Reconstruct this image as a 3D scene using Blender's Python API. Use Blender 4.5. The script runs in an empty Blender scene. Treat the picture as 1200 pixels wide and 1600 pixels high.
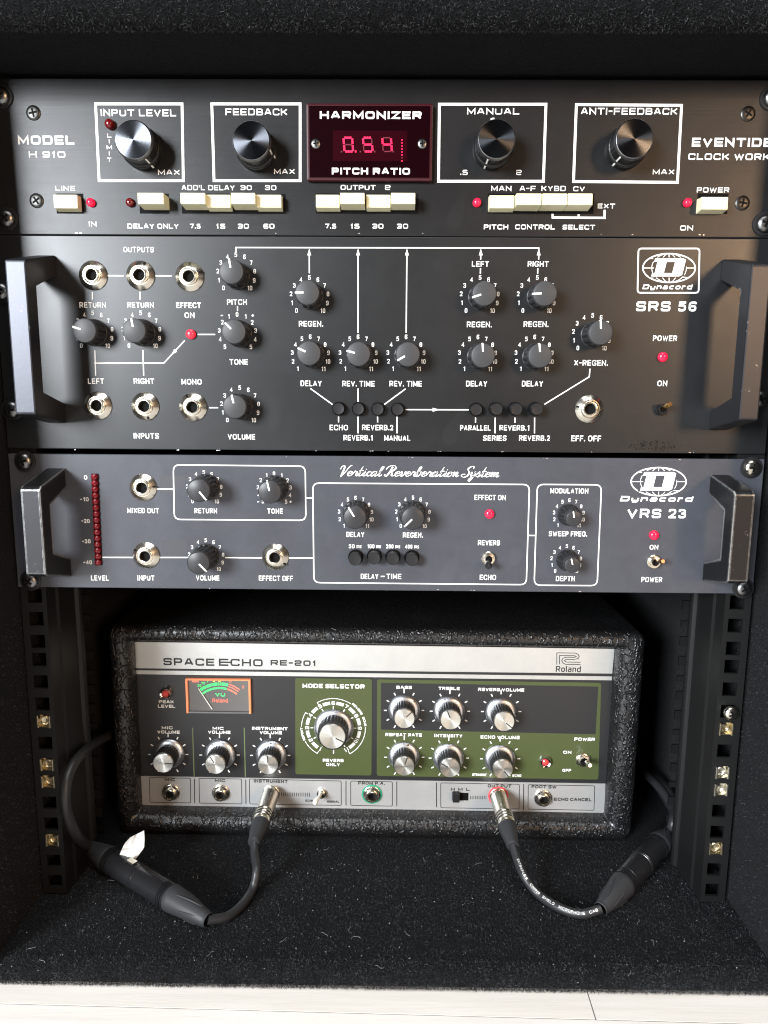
import bpy, bmesh, math, random
from mathutils import Vector, Matrix
import numpy as np
random.seed(4); np.random.seed(4)
SC = bpy.context.scene
COL = SC.collection
S = 0.001                                   # everything below is authored in millimetres

# ------------------------------------------------------------------ camera
CAMP = (4.47944, -456.803, 124.8677)
PIT, YAW, ROL, FPX = 0.1577114, 0.00989699, -0.00668856, 1120.0
def _basis():
    cp, sp = math.cos(PIT), math.sin(PIT); c, s = math.cos(YAW), math.sin(YAW); cr, sr = math.cos(ROL), math.sin(ROL)
    Rz = Matrix(((c, -s, 0), (s, c, 0), (0, 0, 1)))
    Rx = Matrix(((1, 0, 0), (0, cp, sp), (0, -sp, cp)))
    Ry = Matrix(((cr, 0, sr), (0, 1, 0), (-sr, 0, cr)))
    return Rz @ Rx @ Ry
CB = _basis(); CP = Vector(CAMP)
cam = bpy.data.cameras.new('camera'); camo = bpy.data.objects.new('camera', cam); COL.objects.link(camo)
cam.sensor_fit = 'HORIZONTAL'; cam.sensor_width = 36; cam.lens = 36 * FPX / 1200
cam.clip_start = 0.01; cam.clip_end = 50
R_ = CB.col[0]; F_ = CB.col[1]; U_ = CB.col[2]
m4 = Matrix((( R_.x, U_.x, -F_.x, CP.x * S), (R_.y, U_.y, -F_.y, CP.y * S), (R_.z, U_.z, -F_.z, CP.z * S), (0, 0, 0, 1)))
camo.matrix_world = m4
SC.camera = camo

def at(px, py, Y=0.0):                      # photo position -> point (mm) on the vertical plane y = Y
    d = CB @ Vector(((px - 600) / FPX, 1, -(py - 800) / FPX)); k = (Y - CP.y) / d.y
    return CP + d * k
def atz(px, py, Z):                         # the same on a horizontal plane
    d = CB @ Vector(((px - 600) / FPX, 1, -(py - 800) / FPX)); k = (Z - CP.z) / d.z
    return CP + d * k

# ------------------------------------------------------------------ light
w = bpy.data.worlds.new('World'); SC.world = w; w.use_nodes = True
bg = w.node_tree.nodes['Background']; bg.inputs[0].default_value = (0.80, 0.88, 1.0, 1); bg.inputs[1].default_value = 0.035
def area(name, loc, tgt, sx, sy, power, col):
    l = bpy.data.lights.new(name, 'AREA'); l.shape = 'RECTANGLE'; l.size = sx; l.size_y = sy; l.energy = power; l.color = col
    o = bpy.data.objects.new(name, l); COL.objects.link(o); o.location = loc
    o.rotation_euler = (Vector(tgt) - Vector(loc)).to_track_quat('-Z', 'Y').to_euler()
    return o
area('window_light', (-2.40, -3.40, 1.00), (0, 0, 0.0), 1.35, 1.25, 540, (0.90, 0.95, 1.0))
area('room_lamp', (1.88, -3.10, 0.85), (0.1, 0, 0.1), 0.50, 0.75, 70, (1.0, 0.64, 0.37))
area('overhead_fill', (0.1, -1.0, 2.2), (0.05, -0.5, 0), 1.5, 1.2, 55, (0.97, 0.98, 1.0))  # added overhead fill that brightens the floorboards, not a known fitting
SC.view_settings.view_transform = 'Standard'; SC.view_settings.look = 'None'
SC.view_settings.gamma = 1; SC.view_settings.exposure = -0.20; SC.view_settings.use_curve_mapping = False
SC.cycles.max_bounces = 8; SC.cycles.filter_width = 1.15

# ------------------------------------------------------------------ materials
def mat(name, col=(.5, .5, .5), rough=.5, metal=0., spec=.5, emit=None, estr=1., coat=0., sheen=0., aniso=0., tang=None):
    m = bpy.data.materials.new(name); m.use_nodes = True
    b = m.node_tree.nodes['Principled BSDF']
    b.inputs['Base Color'].default_value = (*col, 1); b.inputs['Roughness'].default_value = rough
    b.inputs['Metallic'].default_value = metal; b.inputs['Specular IOR Level'].default_value = spec
    b.inputs['Coat Weight'].default_value = coat; b.inputs['Sheen Weight'].default_value = sheen
    if emit:
        b.inputs['Emission Color'].default_value = (*emit, 1); b.inputs['Emission Strength'].default_value = estr
    if aniso:
        b.inputs['Anisotropic'].default_value = aniso; b.inputs['Anisotropic Rotation'].default_value = .25
        t = m.node_tree.nodes.new('ShaderNodeTangent'); t.direction_type = 'RADIAL'; t.axis = tang
        m.node_tree.links.new(t.outputs[0], b.inputs['Tangent'])
    return m
def N(m, t, **kw):
    n = m.node_tree.nodes.new(t)
    for k, v in kw.items():
        if k in n.inputs: n.inputs[k].default_value = v
        else: setattr(n, k, v)
    return n
def L(m, a, b): m.node_tree.links.new(a, b)
def bsdf(m): return m.node_tree.nodes['Principled BSDF']
def coords(m, scale=(1, 1, 1), out='Object'):
    tc = N(m, 'ShaderNodeTexCoord'); mp = N(m, 'ShaderNodeMapping'); mp.inputs['Scale'].default_value = scale
    L(m, tc.outputs[out], mp.inputs['Vector']); return mp.outputs[0]
def noise(m, vec, scale, detail=4, rough=.6):
    n = N(m, 'ShaderNodeTexNoise'); n.inputs['Scale'].default_value = scale; n.inputs['Detail'].default_value = detail
    n.inputs['Roughness'].default_value = rough; L(m, vec, n.inputs['Vector']); return n.outputs['Fac']
def ramp(m, fac, stops):
    r = N(m, 'ShaderNodeValToRGB'); e = r.color_ramp.elements
    while len(e) < len(stops): e.new(.5)
    for i, (p, c) in enumerate(stops):
        e[i].position = p; e[i].color = (*c, 1) if isinstance(c, tuple) else (c, c, c, 1)
    L(m, fac, r.inputs[0]); return r.outputs[0]
def bump(m, h, strength, dist, prev=None):
    b = N(m, 'ShaderNodeBump'); b.inputs['Strength'].default_value = strength; b.inputs['Distance'].default_value = dist
    L(m, h, b.inputs['Height'])
    if prev is not None: L(m, prev, b.inputs['Normal'])
    return b.outputs[0]
def mix(m, fac, a, b):
    x = N(m, 'ShaderNodeMix', data_type='RGBA'); L(m, fac, x.inputs[0]); 
    for s, v in ((6, a), (7, b)):
        if isinstance(v, tuple): x.inputs[s].default_value = (*v, 1)
        else: L(m, v, x.inputs[s])
    return x.outputs[2]

def panel_mat(name, col, rough, spec, brushed=False, wear=.04, worn=None):
    m = mat(name, col, rough, 0, spec); b = bsdf(m); v = coords(m)
    cloud = noise(m, v, 9, 5, .65)
    L(m, ramp(m, cloud, [(.3, rough - wear), (.7, rough + wear)]), b.inputs['Roughness'])
    n2 = noise(m, v, 60, 6, .7)
    c2 = tuple(min(1, x * 1.22 + .001) for x in col)
    base = ramp(m, n2, [(.35, col), (.75, c2)])
    # tiny chips and dust
    sp = noise(m, v, 700, 2, .5)
    dust = ramp(m, sp, [(.735, 0.), (.77, .35)])
    base = mix(m, dust, base, tuple(x * 2 + .05 for x in col))
    # faint drip marks and finger smudges of their own shape
    sm = noise(m, coords(m, (1, 1, .6)), 38, 1, .4)
    base = mix(m, ramp(m, sm, [(.70, 0.), (.74, .13)]), base, tuple(x * 1.7 + .012 for x in col))
    L(m, base, b.inputs['Base Color'])
    if brushed:
        st = noise(m, coords(m, (6, 6, 2600)), 1, 4, .7)
        L(m, bump(m, st, .14, .0003), b.inputs['Normal'])
    else:
        L(m, bump(m, noise(m, v, 1500, 2), .06, .0004), b.inputs['Normal'])
    return m
M = {}
M['brushed'] = panel_mat('black brushed anodised aluminium', (.0095, .0095, .0100), .33, .27, True)
M['black_panel'] = panel_mat('satin black panel paint', (.0090, .0095, .0102), .335, .38)
M['grey_panel'] = panel_mat('blue grey panel paint', (.043, .0455, .0545), .36, .28)
M['print'] = mat('white screen print', (.72, .72, .70), .6)
M['printgreen'] = mat('olive screen print', (.10, .13, .05), .55)
M['ink'] = mat('black screen print', (.012, .013, .012), .5)
M['cream'] = mat('cream plastic', (.70, .66, .44), .38)
M['blackplastic'] = mat('black plastic', (.012, .012, .013), .38, 0, .3)
M['blackgloss'] = mat('glossy black plastic', (.008, .008, .008), .28, 0, .3)
M['greycap'] = mat('dark grey plastic cap', (.038, .039, .041), .45, 0, .25)
M['blackcap'] = mat('black plastic cap', (.024, .024, .026), .38, 0, .3)
M['white'] = mat('white marker', (.8, .8, .76), .5)
M['whiteplastic'] = mat('white plastic', (.78, .77, .70), .3)
M['nickel'] = mat('nickel', (.66, .62, .54), .24, 1)
M['chrome'] = mat('chrome', (.75, .75, .74), .1, 1)
M['hole'] = mat('dark opening', (.003, .003, .003), .7, 0, .1)
M['spun'] = mat('spun aluminium', (.72, .73, .75), .26, 1, aniso=.85, tang='Y')
M['spundark'] = mat('spun dark aluminium', (.095, .10, .112), .21, 1, aniso=.92, tang='Y')
M['spunwarm'] = mat('spun pale aluminium', (.80, .78, .72), .30, 1, aniso=.8, tang='Y')
M['alu'] = mat('satin aluminium', (.62, .63, .66), .34, 1)
M['steel'] = mat('dark zinc screw', (.20, .20, .20), .32, 1)
M['brightscrew'] = mat('bright zinc screw', (.62, .58, .5), .22, 1)
M['blackscrew'] = mat('blackened screw', (.055, .053, .050), .36, 1)
M['brass'] = mat('yellow zinc', (.50, .44, .31), .32, 1)
M['zinc'] = mat('pale zinc', (.60, .57, .49), .30, 1)
M['redlit'] = mat('lit red lamp', (.7, .01, .04), .2, emit=(1, .004, .05), estr=.75)
M['redsoft'] = mat('faintly lit red lamp', (.7, .02, .04), .2, emit=(1, .03, .06), estr=.55)
M['reddark'] = mat('unlit red lamp', (.10, .004, .005), .12)
M['redlens'] = mat('red faceted lens', (.11, .003, .006), .16, emit=(1, .008, .03), estr=.035)
M['redwindow'] = mat('dark red acrylic', (.006, .0006, .0014), .16, 0, .22)
M['redbezel'] = mat('red acrylic rim', (.035, .003, .006), .3)
M['redglass'] = mat('red display glass', (.014, .0004, .002), .25, 0, .1, emit=(1, 0, .06), estr=.006)
M['seg'] = mat('lit display segment', (.5, .0, .05), .4, emit=(1, .010, .06), estr=1.9)
M['segoff'] = mat('unlit display segment', (.12, .004, .015), .4)
M['steelrail'] = mat('black steel rail', (.007, .007, .007), .45, 0, .3)
M['green'] = mat('olive green panel', (.055, .070, .026), .30, 0, .35)
M['echo_black'] = mat('black echo panel', (.016, .016, .017), .36, 0, .5)
M['amber'] = mat('glowing amber meter rim', (.5, .18, .08), .3, emit=(1, .26, .10), estr=.55)
M['metergrey'] = mat('meter dial', (.085, .082, .078), .5, emit=(.5, .48, .45), estr=.05)
M['mgreen'] = mat('lit green scale', (.05, .6, .15), .5, emit=(.04, .80, .16), estr=.62)
M['mred'] = mat('lit red scale', (.7, .15, .1), .5, emit=(1, .16, .09), estr=.6)
M['myellow'] = mat('lit yellow mark', (.8, .8, .1), .5, emit=(.9, .75, .05), estr=.7)
M['needle'] = mat('meter needle', (.8, .8, .75), .4, emit=(.8, .8, .7), estr=.12)
M['ringgreen'] = mat('green jack ring', (.02, .25, .13), .35)
M['ringred'] = mat('red jack ring', (.62, .07, .07), .35)
M['rubber'] = mat('grey rubber', (.040, .042, .045), .5)
M['boot'] = mat('dark grey boot', (.024, .025, .027), .5, 0, .3)
M['cable'] = mat('black cable sheath', (.019, .0195, .021), .42, 0, .35)
M['paper'] = mat('white cloth tape', (.58, .575, .555), .7)
M['tape'] = mat('grey masking patch', (.030, .031, .038), .6)
M['orange'] = mat('orange-lit lever', (.85, .5, .18), .25, 1)  # orange glow of the warm side light put into the lever's colour
M['bronze'] = mat('bronze lever', (.35, .2, .12), .3, 1)
def handle_mat(name, col, worn):
    m = mat(name, col, .38, .85, .3); b = bsdf(m); v = coords(m)
    g = N(m, 'ShaderNodeNewGeometry')
    n1 = noise(m, v, 300, 6, .75); n2 = noise(m, v, 55, 4, .6)
    bv = N(m, 'ShaderNodeBevel'); bv.inputs['Radius'].default_value = .0022; bv.samples = 6
    d = N(m, 'ShaderNodeVectorMath', operation='DOT_PRODUCT'); L(m, bv.outputs[0], d.inputs[0]); L(m, g.outputs['Normal'], d.inputs[1])
    edge = ramp(m, d.outputs['Value'], [(.88, 1.), (.998, 0.)])
    x = N(m, 'ShaderNodeMath', operation='MULTIPLY_ADD'); L(m, edge, x.inputs[0]); x.inputs[1].default_value = worn; L(m, n1, x.inputs[2])
    y = N(m, 'ShaderNodeMath', operation='MULTIPLY_ADD'); L(m, n2, y.inputs[0]); y.inputs[1].default_value = .35; L(m, x.outputs[0], y.inputs[2])
    f = ramp(m, y.outputs[0], [(.86, 0.), (.93, .9)])
    L(m, mix(m, f, col, (.50, .50, .49)), b.inputs['Base Color'])
    L(m, bump(m, n1, .08, .0005), b.inputs['Normal'])
    return m
M['handle'] = handle_mat('grey black handle paint', (.046, .047, .053), .08)
M['handleworn'] = handle_mat('chipped black handle paint', (.030, .030, .032), .60)
def carpet_mat():
    m = mat('black needle felt carpet', (.012, .013, .014), .95, 0, .05, sheen=.02); b = bsdf(m); v = coords(m)
    n1 = noise(m, v, 900, 3, .7); n2 = noise(m, v, 25, 4, .6)
    c = ramp(m, n1, [(.35, (.002, .0022, .0024)), (.65, (.010, .0108, .012))])
    sp = noise(m, v, 1300, 1, .4); c = mix(m, ramp(m, sp, [(.74, 0.), (.80, .5)]), c, (.09, .09, .095))
    L(m, c, b.inputs['Base Color'])
    L(m, bump(m, n2, .3, .003, bump(m, n1, .9, .0016)), b.inputs['Normal'])
    return m
M['carpet'] = carpet_mat()
def pile_mat():
    m = mat('black carpet fibre', (.02, .02, .02), .8, 0, .2); b = bsdf(m); g = N(m, 'ShaderNodeNewGeometry')
    c = ramp(m, g.outputs['Random Per Island'], [(0., (.004, .0045, .005)), (.45, (.021, .022, .024)), (.88, (.058, .061, .065)), (1., (.12, .124, .13))])
    cl = ramp(m, noise(m, coords(m), 70, 4, .65), [(.36, .35), (.62, 1.0)])
    x = N(m, 'ShaderNodeMix', data_type='RGBA', blend_type='MULTIPLY'); x.inputs[0].default_value = 1; L(m, c, x.inputs[6]); L(m, cl, x.inputs[7])
    L(m, x.outputs[2], b.inputs['Base Color'])
    return m
M['pile'] = pile_mat()
M['lint'] = mat('pale lint', (.34, .34, .34), .8)
def leather_mat():
    m = mat('black grained leathercloth', (.012, .012, .013), .36, 0, .6); b = bsdf(m); v = coords(m)
    def ridge(vec, sc, w_):
        n_ = noise(m, vec, sc, 2, .55)
        s_ = N(m, 'ShaderNodeMath', operation='SUBTRACT'); L(m, n_, s_.inputs[0]); s_.inputs[1].default_value = .5
        a_ = N(m, 'ShaderNodeMath', operation='ABSOLUTE'); L(m, s_.outputs[0], a_.inputs[0])
        return ramp(m, a_.outputs[0], [(0., 1.), (w_, 0.)])
    n2 = noise(m, v, 420, 4, .65)
    r1 = ridge(coords(m, (1.0, .5, .5)), 210, .05); r2 = ridge(v, 520, .06)
    hb = bump(m, n2, .06, .0004, bump(m, r2, .20, .0004, bump(m, r1, .70, .0010)))
    L(m, hb, b.inputs['Normal'])
    L(m, ramp(m, n2, [(.4, .26), (.7, .44)]), b.inputs['Roughness'])
    dn = noise(m, v, 40, 4, .7)
    L(m, mix(m, ramp(m, dn, [(.5, 0.), (.8, .3)]), (.007, .007, .0075), (.022, .0215, .021)), b.inputs['Base Color'])
    return m
M['leather'] = leather_mat()
def strip_mat(name, col, r, mt):
    m = mat(name, col, r, mt); b = bsdf(m)
    st = noise(m, coords(m, (5, 5, 1800)), 1, 4, .7)
    L(m, bump(m, st, .12, .0003), b.inputs['Normal'])
    L(m, ramp(m, noise(m, coords(m), 45, 5, .7), [(.3, tuple(x * .9 for x in col)), (.7, col)]), b.inputs['Base Color'])
    return m
M['strip'] = strip_mat('brushed aluminium strip', (.55, .55, .53), .42, .6)
M['strip_low'] = strip_mat('dull aluminium strip', (.40, .40, .396), .42, .4)
def wood_mat():
    m = mat('whitewashed floorboards', (.7, .66, .58), .45, 0, .4); b = bsdf(m)
    v = coords(m, (1.2, 22, 1)); g = N(m, 'ShaderNodeNewGeometry')
    n1 = noise(m, v, 6, 8, .65); n2 = noise(m, coords(m, (8, 160, 1)), 5, 4, .7)
    c = mix(m, ramp(m, n1, [(.35, 0.), (.68, 1.)]), (.69, .665, .62), (.79, .775, .74))
    c = mix(m, ramp(m, n2, [(.62, 0.), (.75, .5)]), c, (.54, .50, .44))
    t = ramp(m, g.outputs['Random Per Island'], [(0., (.92, .90, .87)), (1., (1., 1., 1.))])
    x = N(m, 'ShaderNodeMix', data_type='RGBA', blend_type='MULTIPLY'); x.inputs[0].default_value = 1; L(m, c, x.inputs[6]); L(m, t, x.inputs[7])
    L(m, x.outputs[2], b.inputs['Base Color'])
    L(m, bump(m, n2, .15, .0006), b.inputs['Normal'])
    return m
M['wood'] = wood_mat()

# ------------------------------------------------------------------ mesh builder
class MB:
    def __init__(s): s.v = []; s.f = []; s.sm = []
    def add(s, vs, fs, smooth=False):
        o = len(s.v); s.v += [tuple(v) for v in vs]; s.f += [tuple(i + o for i in f) for f in fs]; s.sm += [smooth] * len(fs); return s
    def box(s, x0, x1, y0, y1, z0, z1, c=0.0):
        if c <= 0:
            P = [(x, y, z) for x in (x0, x1) for y in (y0, y1) for z in (z0, z1)]
            return s.add(P, [(0, 1, 3, 2), (4, 6, 7, 5), (0, 4, 5, 1), (2, 3, 7, 6), (0, 2, 6, 4), (1, 5, 7, 3)])
        bm = bmesh.new(); bmesh.ops.create_cube(bm, size=1)
        for v in bm.verts: v.co = Vector(((x0 + x1) / 2 + v.co.x * (x1 - x0), (y0 + y1) / 2 + v.co.y * (y1 - y0), (z0 + z1) / 2 + v.co.z * (z1 - z0)))
        bmesh.ops.bevel(bm, geom=list(bm.edges), offset=c, segments=2, affect='EDGES', profile=.5)
        return s.bm(bm)
    def bm(s, bm, smooth=False):
        bm.verts.index_update()
        s.add([v.co[:] for v in bm.verts], [[v.index for v in f.verts] for f in bm.faces], smooth); bm.free(); return s
    def prism(s, front, back, smooth=False):                  # two matching loops of points
        n = len(front)
        return s.add(list(front) + list(back), [tuple(range(n)), tuple(range(2 * n - 1, n - 1, -1))] + [(i, i + n, (i + 1) % n + n, (i + 1) % n) for i in range(n)], smooth)
    def lathe(s, prof, n=40, o=(0, 0, 0), flute=None, smooth=True, cap=True, ax=None):
        # profile of (radius, height towards the viewer); axis -Y unless ax = (axis, side, up) vectors
        A, B, C = ax or (Vector((0, -1, 0)), Vector((1, 0, 0)), Vector((0, 0, 1)))
        O = Vector(o); vs = []; fs = []
        for k, (r, h) in enumerate(prof):
            for i in range(n):
                a = 2 * math.pi * i / n; rr = r
                if flute and flute[0] <= k <= flute[1]:
                    rr = r * (1 - flute[3] * (0.5 - 0.5 * math.cos(flute[2] * a)) ** 2)
                vs.append(O + A * h + B * (rr * math.sin(a)) + C * (rr * math.cos(a)))
        for k in range(len(prof) - 1):
            for i in range(n):
                j = (i + 1) % n
                fs.append((k * n + i, k * n + j, (k + 1) * n + j, (k + 1) * n + i))
        if cap:
            fs.append(tuple(range((len(prof) - 1) * n, len(prof) * n)))
        return s.add(vs, fs, smooth)
    def tube(s, pts, rad, n=14, caps=True):
        pts = [Vector(p) for p in pts]; vs = []; fs = []; up = Vector((0.13, 0.31, 1)).normalized()
        for k, p in enumerate(pts):
            t = (pts[min(k + 1, len(pts) - 1)] - pts[max(k - 1, 0)]).normalized()
            b = t.cross(up).normalized(); up = b.cross(t).normalized(); r = rad[k] if isinstance(rad, (list, tuple)) else rad
            for i in range(n):
                a = 2 * math.pi * i / n; vs.append(p + b * (r * math.cos(a)) + up * (r * math.sin(a)))
        for k in range(len(pts) - 1):
            for i in range(n):
                j = (i + 1) % n; fs.append((k * n + i, k * n + j, (k + 1) * n + j, (k + 1) * n + i))
        if caps: fs += [tuple(range(n - 1, -1, -1)), tuple(range((len(pts) - 1) * n, len(pts) * n))]
        return s.add(vs, fs, True)
def link(name, data, parent=None, loc=(0, 0, 0)):
    o = bpy.data.objects.new(name, data); COL.objects.link(o)
    if parent is not None: o.parent = parent
    o.location = Vector(loc) * S
    return o
WO = {}                                          # world origin (mm) of every object built so far
def build(name, mb, m, parent=None, org=None, local=False, fix=True):
    po = WO[parent.name] if parent is not None else Vector((0, 0, 0))
    og = Vector(org) if org is not None else po
    d = Vector((0, 0, 0)) if local else og
    me = bpy.data.meshes.new(name)
    me.from_pydata([((v[0] - d.x) * S, (v[1] - d.y) * S, (v[2] - d.z) * S) for v in mb.v], [], mb.f)
    me.polygons.foreach_set('use_smooth', mb.sm); me.materials.append(M[m] if isinstance(m, str) else m)
    if fix:
        bm = bmesh.new(); bm.from_mesh(me); bmesh.ops.recalc_face_normals(bm, faces=bm.faces); bm.to_mesh(me); bm.free()
    if any(mb.sm) and hasattr(me, 'set_sharp_from_angle'): me.set_sharp_from_angle(angle=math.radians(38))
    me.update()
    o = link(name, me, parent, og - po); WO[o.name] = og
    return o
def tag(o, label=None, cat=None, group=None, kind=None):
    for k, v in (('label', label), ('category', cat), ('group', group), ('kind', kind)):
        if v: o[k] = v
    return o
def thing(name, org, label, cat, group=None):
    o = link(name, None, None, org); o.empty_display_size = .02; WO[o.name] = Vector(org); return tag(o, label, cat, group)
def copy_part(src, parent, org, roty=None):      # a part and its sub-parts, shared meshes
    def rec(s, p):
        c = s.copy(); COL.objects.link(c); c.parent = p
        for ch in s.children: rec(ch, c)
        return c
    c = rec(src, parent); c.location = (Vector(org) - WO[parent.name]) * S; WO[c.name] = Vector(org)
    if roty is not None: c.rotation_euler = (0, roty, 0)
    return c

# ------------------------------------------------------------------ lettering
SQ = {  # square extended capitals: (width, [(round?, closed?, [x, y, ...])...])
 'A': (1.15, ['s', 0,0,.40,1,.60,1,1,0, 's', .2,.30,.8,.30]), 'B': (1.1, ['s',0,0,0,1, 'r',0,1,.94,1,.94,.5,0,.5, 'r',0,.5,1,.5,1,0,0,0]),
 'C': (1.1, ['r',1,.72,1,1,0,1,0,0,1,0,1,.28]), 'D': (1.15, ['r',0,1,1,1,1,0,0,0,'s',0,0,0,1]), 'E': (1., ['s',1,1,0,1,0,0,1,0,'s',0,.5,.92,.5]),
 'F': (1., ['s',1,1,0,1,0,0,'s',0,.47,.9,.47]), 'G': (1.15, ['r',1,.76,1,1,0,1,0,0,1,0,1,.47,.55,.47]), 'H': (1.1, ['s',0,0,0,1,'s',1,0,1,1,'s',0,.5,1,.5]),
 'I': (0., ['s',0,0,0,1]), 'K': (1.1, ['s',0,0,0,1,'s',1,1,.35,.52,1,0,'s',0,.52,.35,.52]), 'L': (.95, ['s',0,1,0,0,1,0]),
 'M': (1.3, ['s',0,0,0,1,.5,.15,1,1,1,0]), 'N': (1.1, ['s',0,0,0,1,1,0,1,1]), 'O': (1.15, ['c',0,0,0,1,1,1,1,0]),
 'P': (1.05, ['s',0,0,0,1,'r',0,1,1,1,1,.42,0,.42]), 'R': (1.1, ['s',0,0,0,1,'r',0,1,1,1,1,.45,0,.45,'s',.55,.45,1,0]),
 'S': (1.05, ['r',1,.74,1,1,0,1,0,.5,1,.5,1,0,0,0,0,.26]), 'T': (1.1, ['s',0,1,1,1,'s',.5,1,.5,0]), 'U': (1.1, ['r',0,1,0,0,1,0,1,1]),
 'V': (1.15, ['s',0,1,.5,0,1,1]), 'W': (1.6, ['s',0,1,.25,0,.5,.85,.75,0,1,1]), 'X': (1.1, ['s',0,0,1,1,'s',0,1,1,0]), 'Y': (1.1, ['s',0,1,.5,.45,1,1,'s',.5,.45,.5,0]),
 'Z': (1.05, ['s',0,1,1,1,0,0,1,0]), '0': (1.05, ['c',0,0,0,1,1,1,1,0]), '1': (.45, ['s',0,.7,.6,1,.6,0]), '2': (1., ['r',0,.74,0,1,1,1,1,.5,0,.5,0,0,1,0]),
 '3': (1., ['r',0,.76,0,1,1,1,1,0,0,0,0,.24,'s',.25,.5,1,.5]), '4': (1., ['s',.78,0,.78,1,0,.28,1,.28]), '5': (1., ['r',1,1,0,1,0,.56,1,.56,1,0,0,0,0,.22]),
 '6': (1., ['r',1,.8,1,1,0,1,0,0,1,0,1,.54,0,.54]), '7': (1., ['s',0,1,1,1,.35,0]), '8': (1., ['c',0,0,0,1,1,1,1,0,'s',0,.5,1,.5]), '9': (1., ['r',0,.2,0,0,1,0,1,1,0,1,0,.46,1,.46]),
 '.': (.02, ['s',0,0,0,.06]), '-': (.5, ['s',0,.5,1,.5]), "'": (.0, ['s',0,1,0,.7]), ' ': (.35, []),
 'q': (1.15, ['s',1,1,0,1,0,0,1,0,'s',0,.5,1.35,.5]),          # the long-armed E of the tape echo's name
 'a': (.9, ['r',.05,.72,1,.72,1,0,'r',1,.40,0,.40,0,0,1,0]), 'c': (.85, ['r',1,.72,0,.72,0,0,1,0]), 'd': (.9, ['s',1,1,1,0,'r',1,.72,0,.72,0,0,1,0]),
 'l': (0., ['s',0,0,0,1]), 'n': (.85, ['s',0,0,0,.72,'r',0,.72,1,.72,1,0]), 'o': (.9, ['c',0,0,0,.72,1,.72,1,0]), 'r': (.6, ['s',0,0,0,.72,'r',0,.72,1,.72]),
 'y': (.9, ['r',0,.72,0,0,1,0,'r',1,.72,1,-.28,.1,-.28]),
}
SN = {  # rounder, narrower grotesque forms; anything missing falls back on the square set
 'A': (.62, ['s',0,0,.5,1.0,'s',.5,1.0,1,0,'s',.2,.30,.8,.30]), 'B': (.58, SQ['B'][1]), 'C': (.62, SQ['C'][1]), 'D': (.60, SQ['D'][1]), 'E': (.50, SQ['E'][1]), 'F': (.48, SQ['F'][1]), 'G': (.66, SQ['G'][1]), 'H': (.60, SQ['H'][1]), 'I': (0., SQ['I'][1]),
 'L': (.46, SQ['L'][1]), 'M': (.74, ['s',0,0,0,1,'s',0,1,.5,.1,'s',.5,.1,1,1,'s',1,1,1,0]), 'N': (.64, SQ['N'][1]), 'O': (.68, SQ['O'][1]), 'P': (.54, SQ['P'][1]), 'Q': (.68, ['c',0,0,0,1,1,1,1,0,'s',.62,.26,1.02,-.08]), 'R': (.58, SQ['R'][1]), 'S': (.56, SQ['S'][1]), 'T': (.58, SQ['T'][1]),
 'U': (.58, SQ['U'][1]), 'V': (.64, SQ['V'][1]), 'W': (.95, SQ['W'][1]), 'X': (.62, SQ['X'][1]), 'Y': (.64, SQ['Y'][1]), '0': (.42, SQ['0'][1]), '1': (.22, ['s',0,.76,.95,1,'s',1,1,1,0]), '2': (.42, ['r',0,.72,0,1,1,1,1,.56,.08,.06,'s',0,0,1,0]), '3': (.42, ['r',0,.74,0,1,.94,1,.94,.52,.34,.52,'r',.34,.52,1,.52,1,0,0,0,0,.26]),
 '4': (.46, SQ['4'][1]), '5': (.42, ['s',.96,1,.12,1,.04,.50,'r',.04,.50,.04,.64,1,.64,1,0,0,0,0,.24]), '6': (.42, SQ['6'][1]), '7': (.42, SQ['7'][1]), '8': (.42, SQ['8'][1]), '9': (.42, SQ['9'][1]), '-': (.3, SQ['-'][1]), ' ': (.2, []),
 'm': (.9, ['s',0,0,0,1,'r',0,1,.5,1,.5,0,'r',.5,1,1,1,1,0]), 's': (.5, SQ['S'][1]),
}
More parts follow.
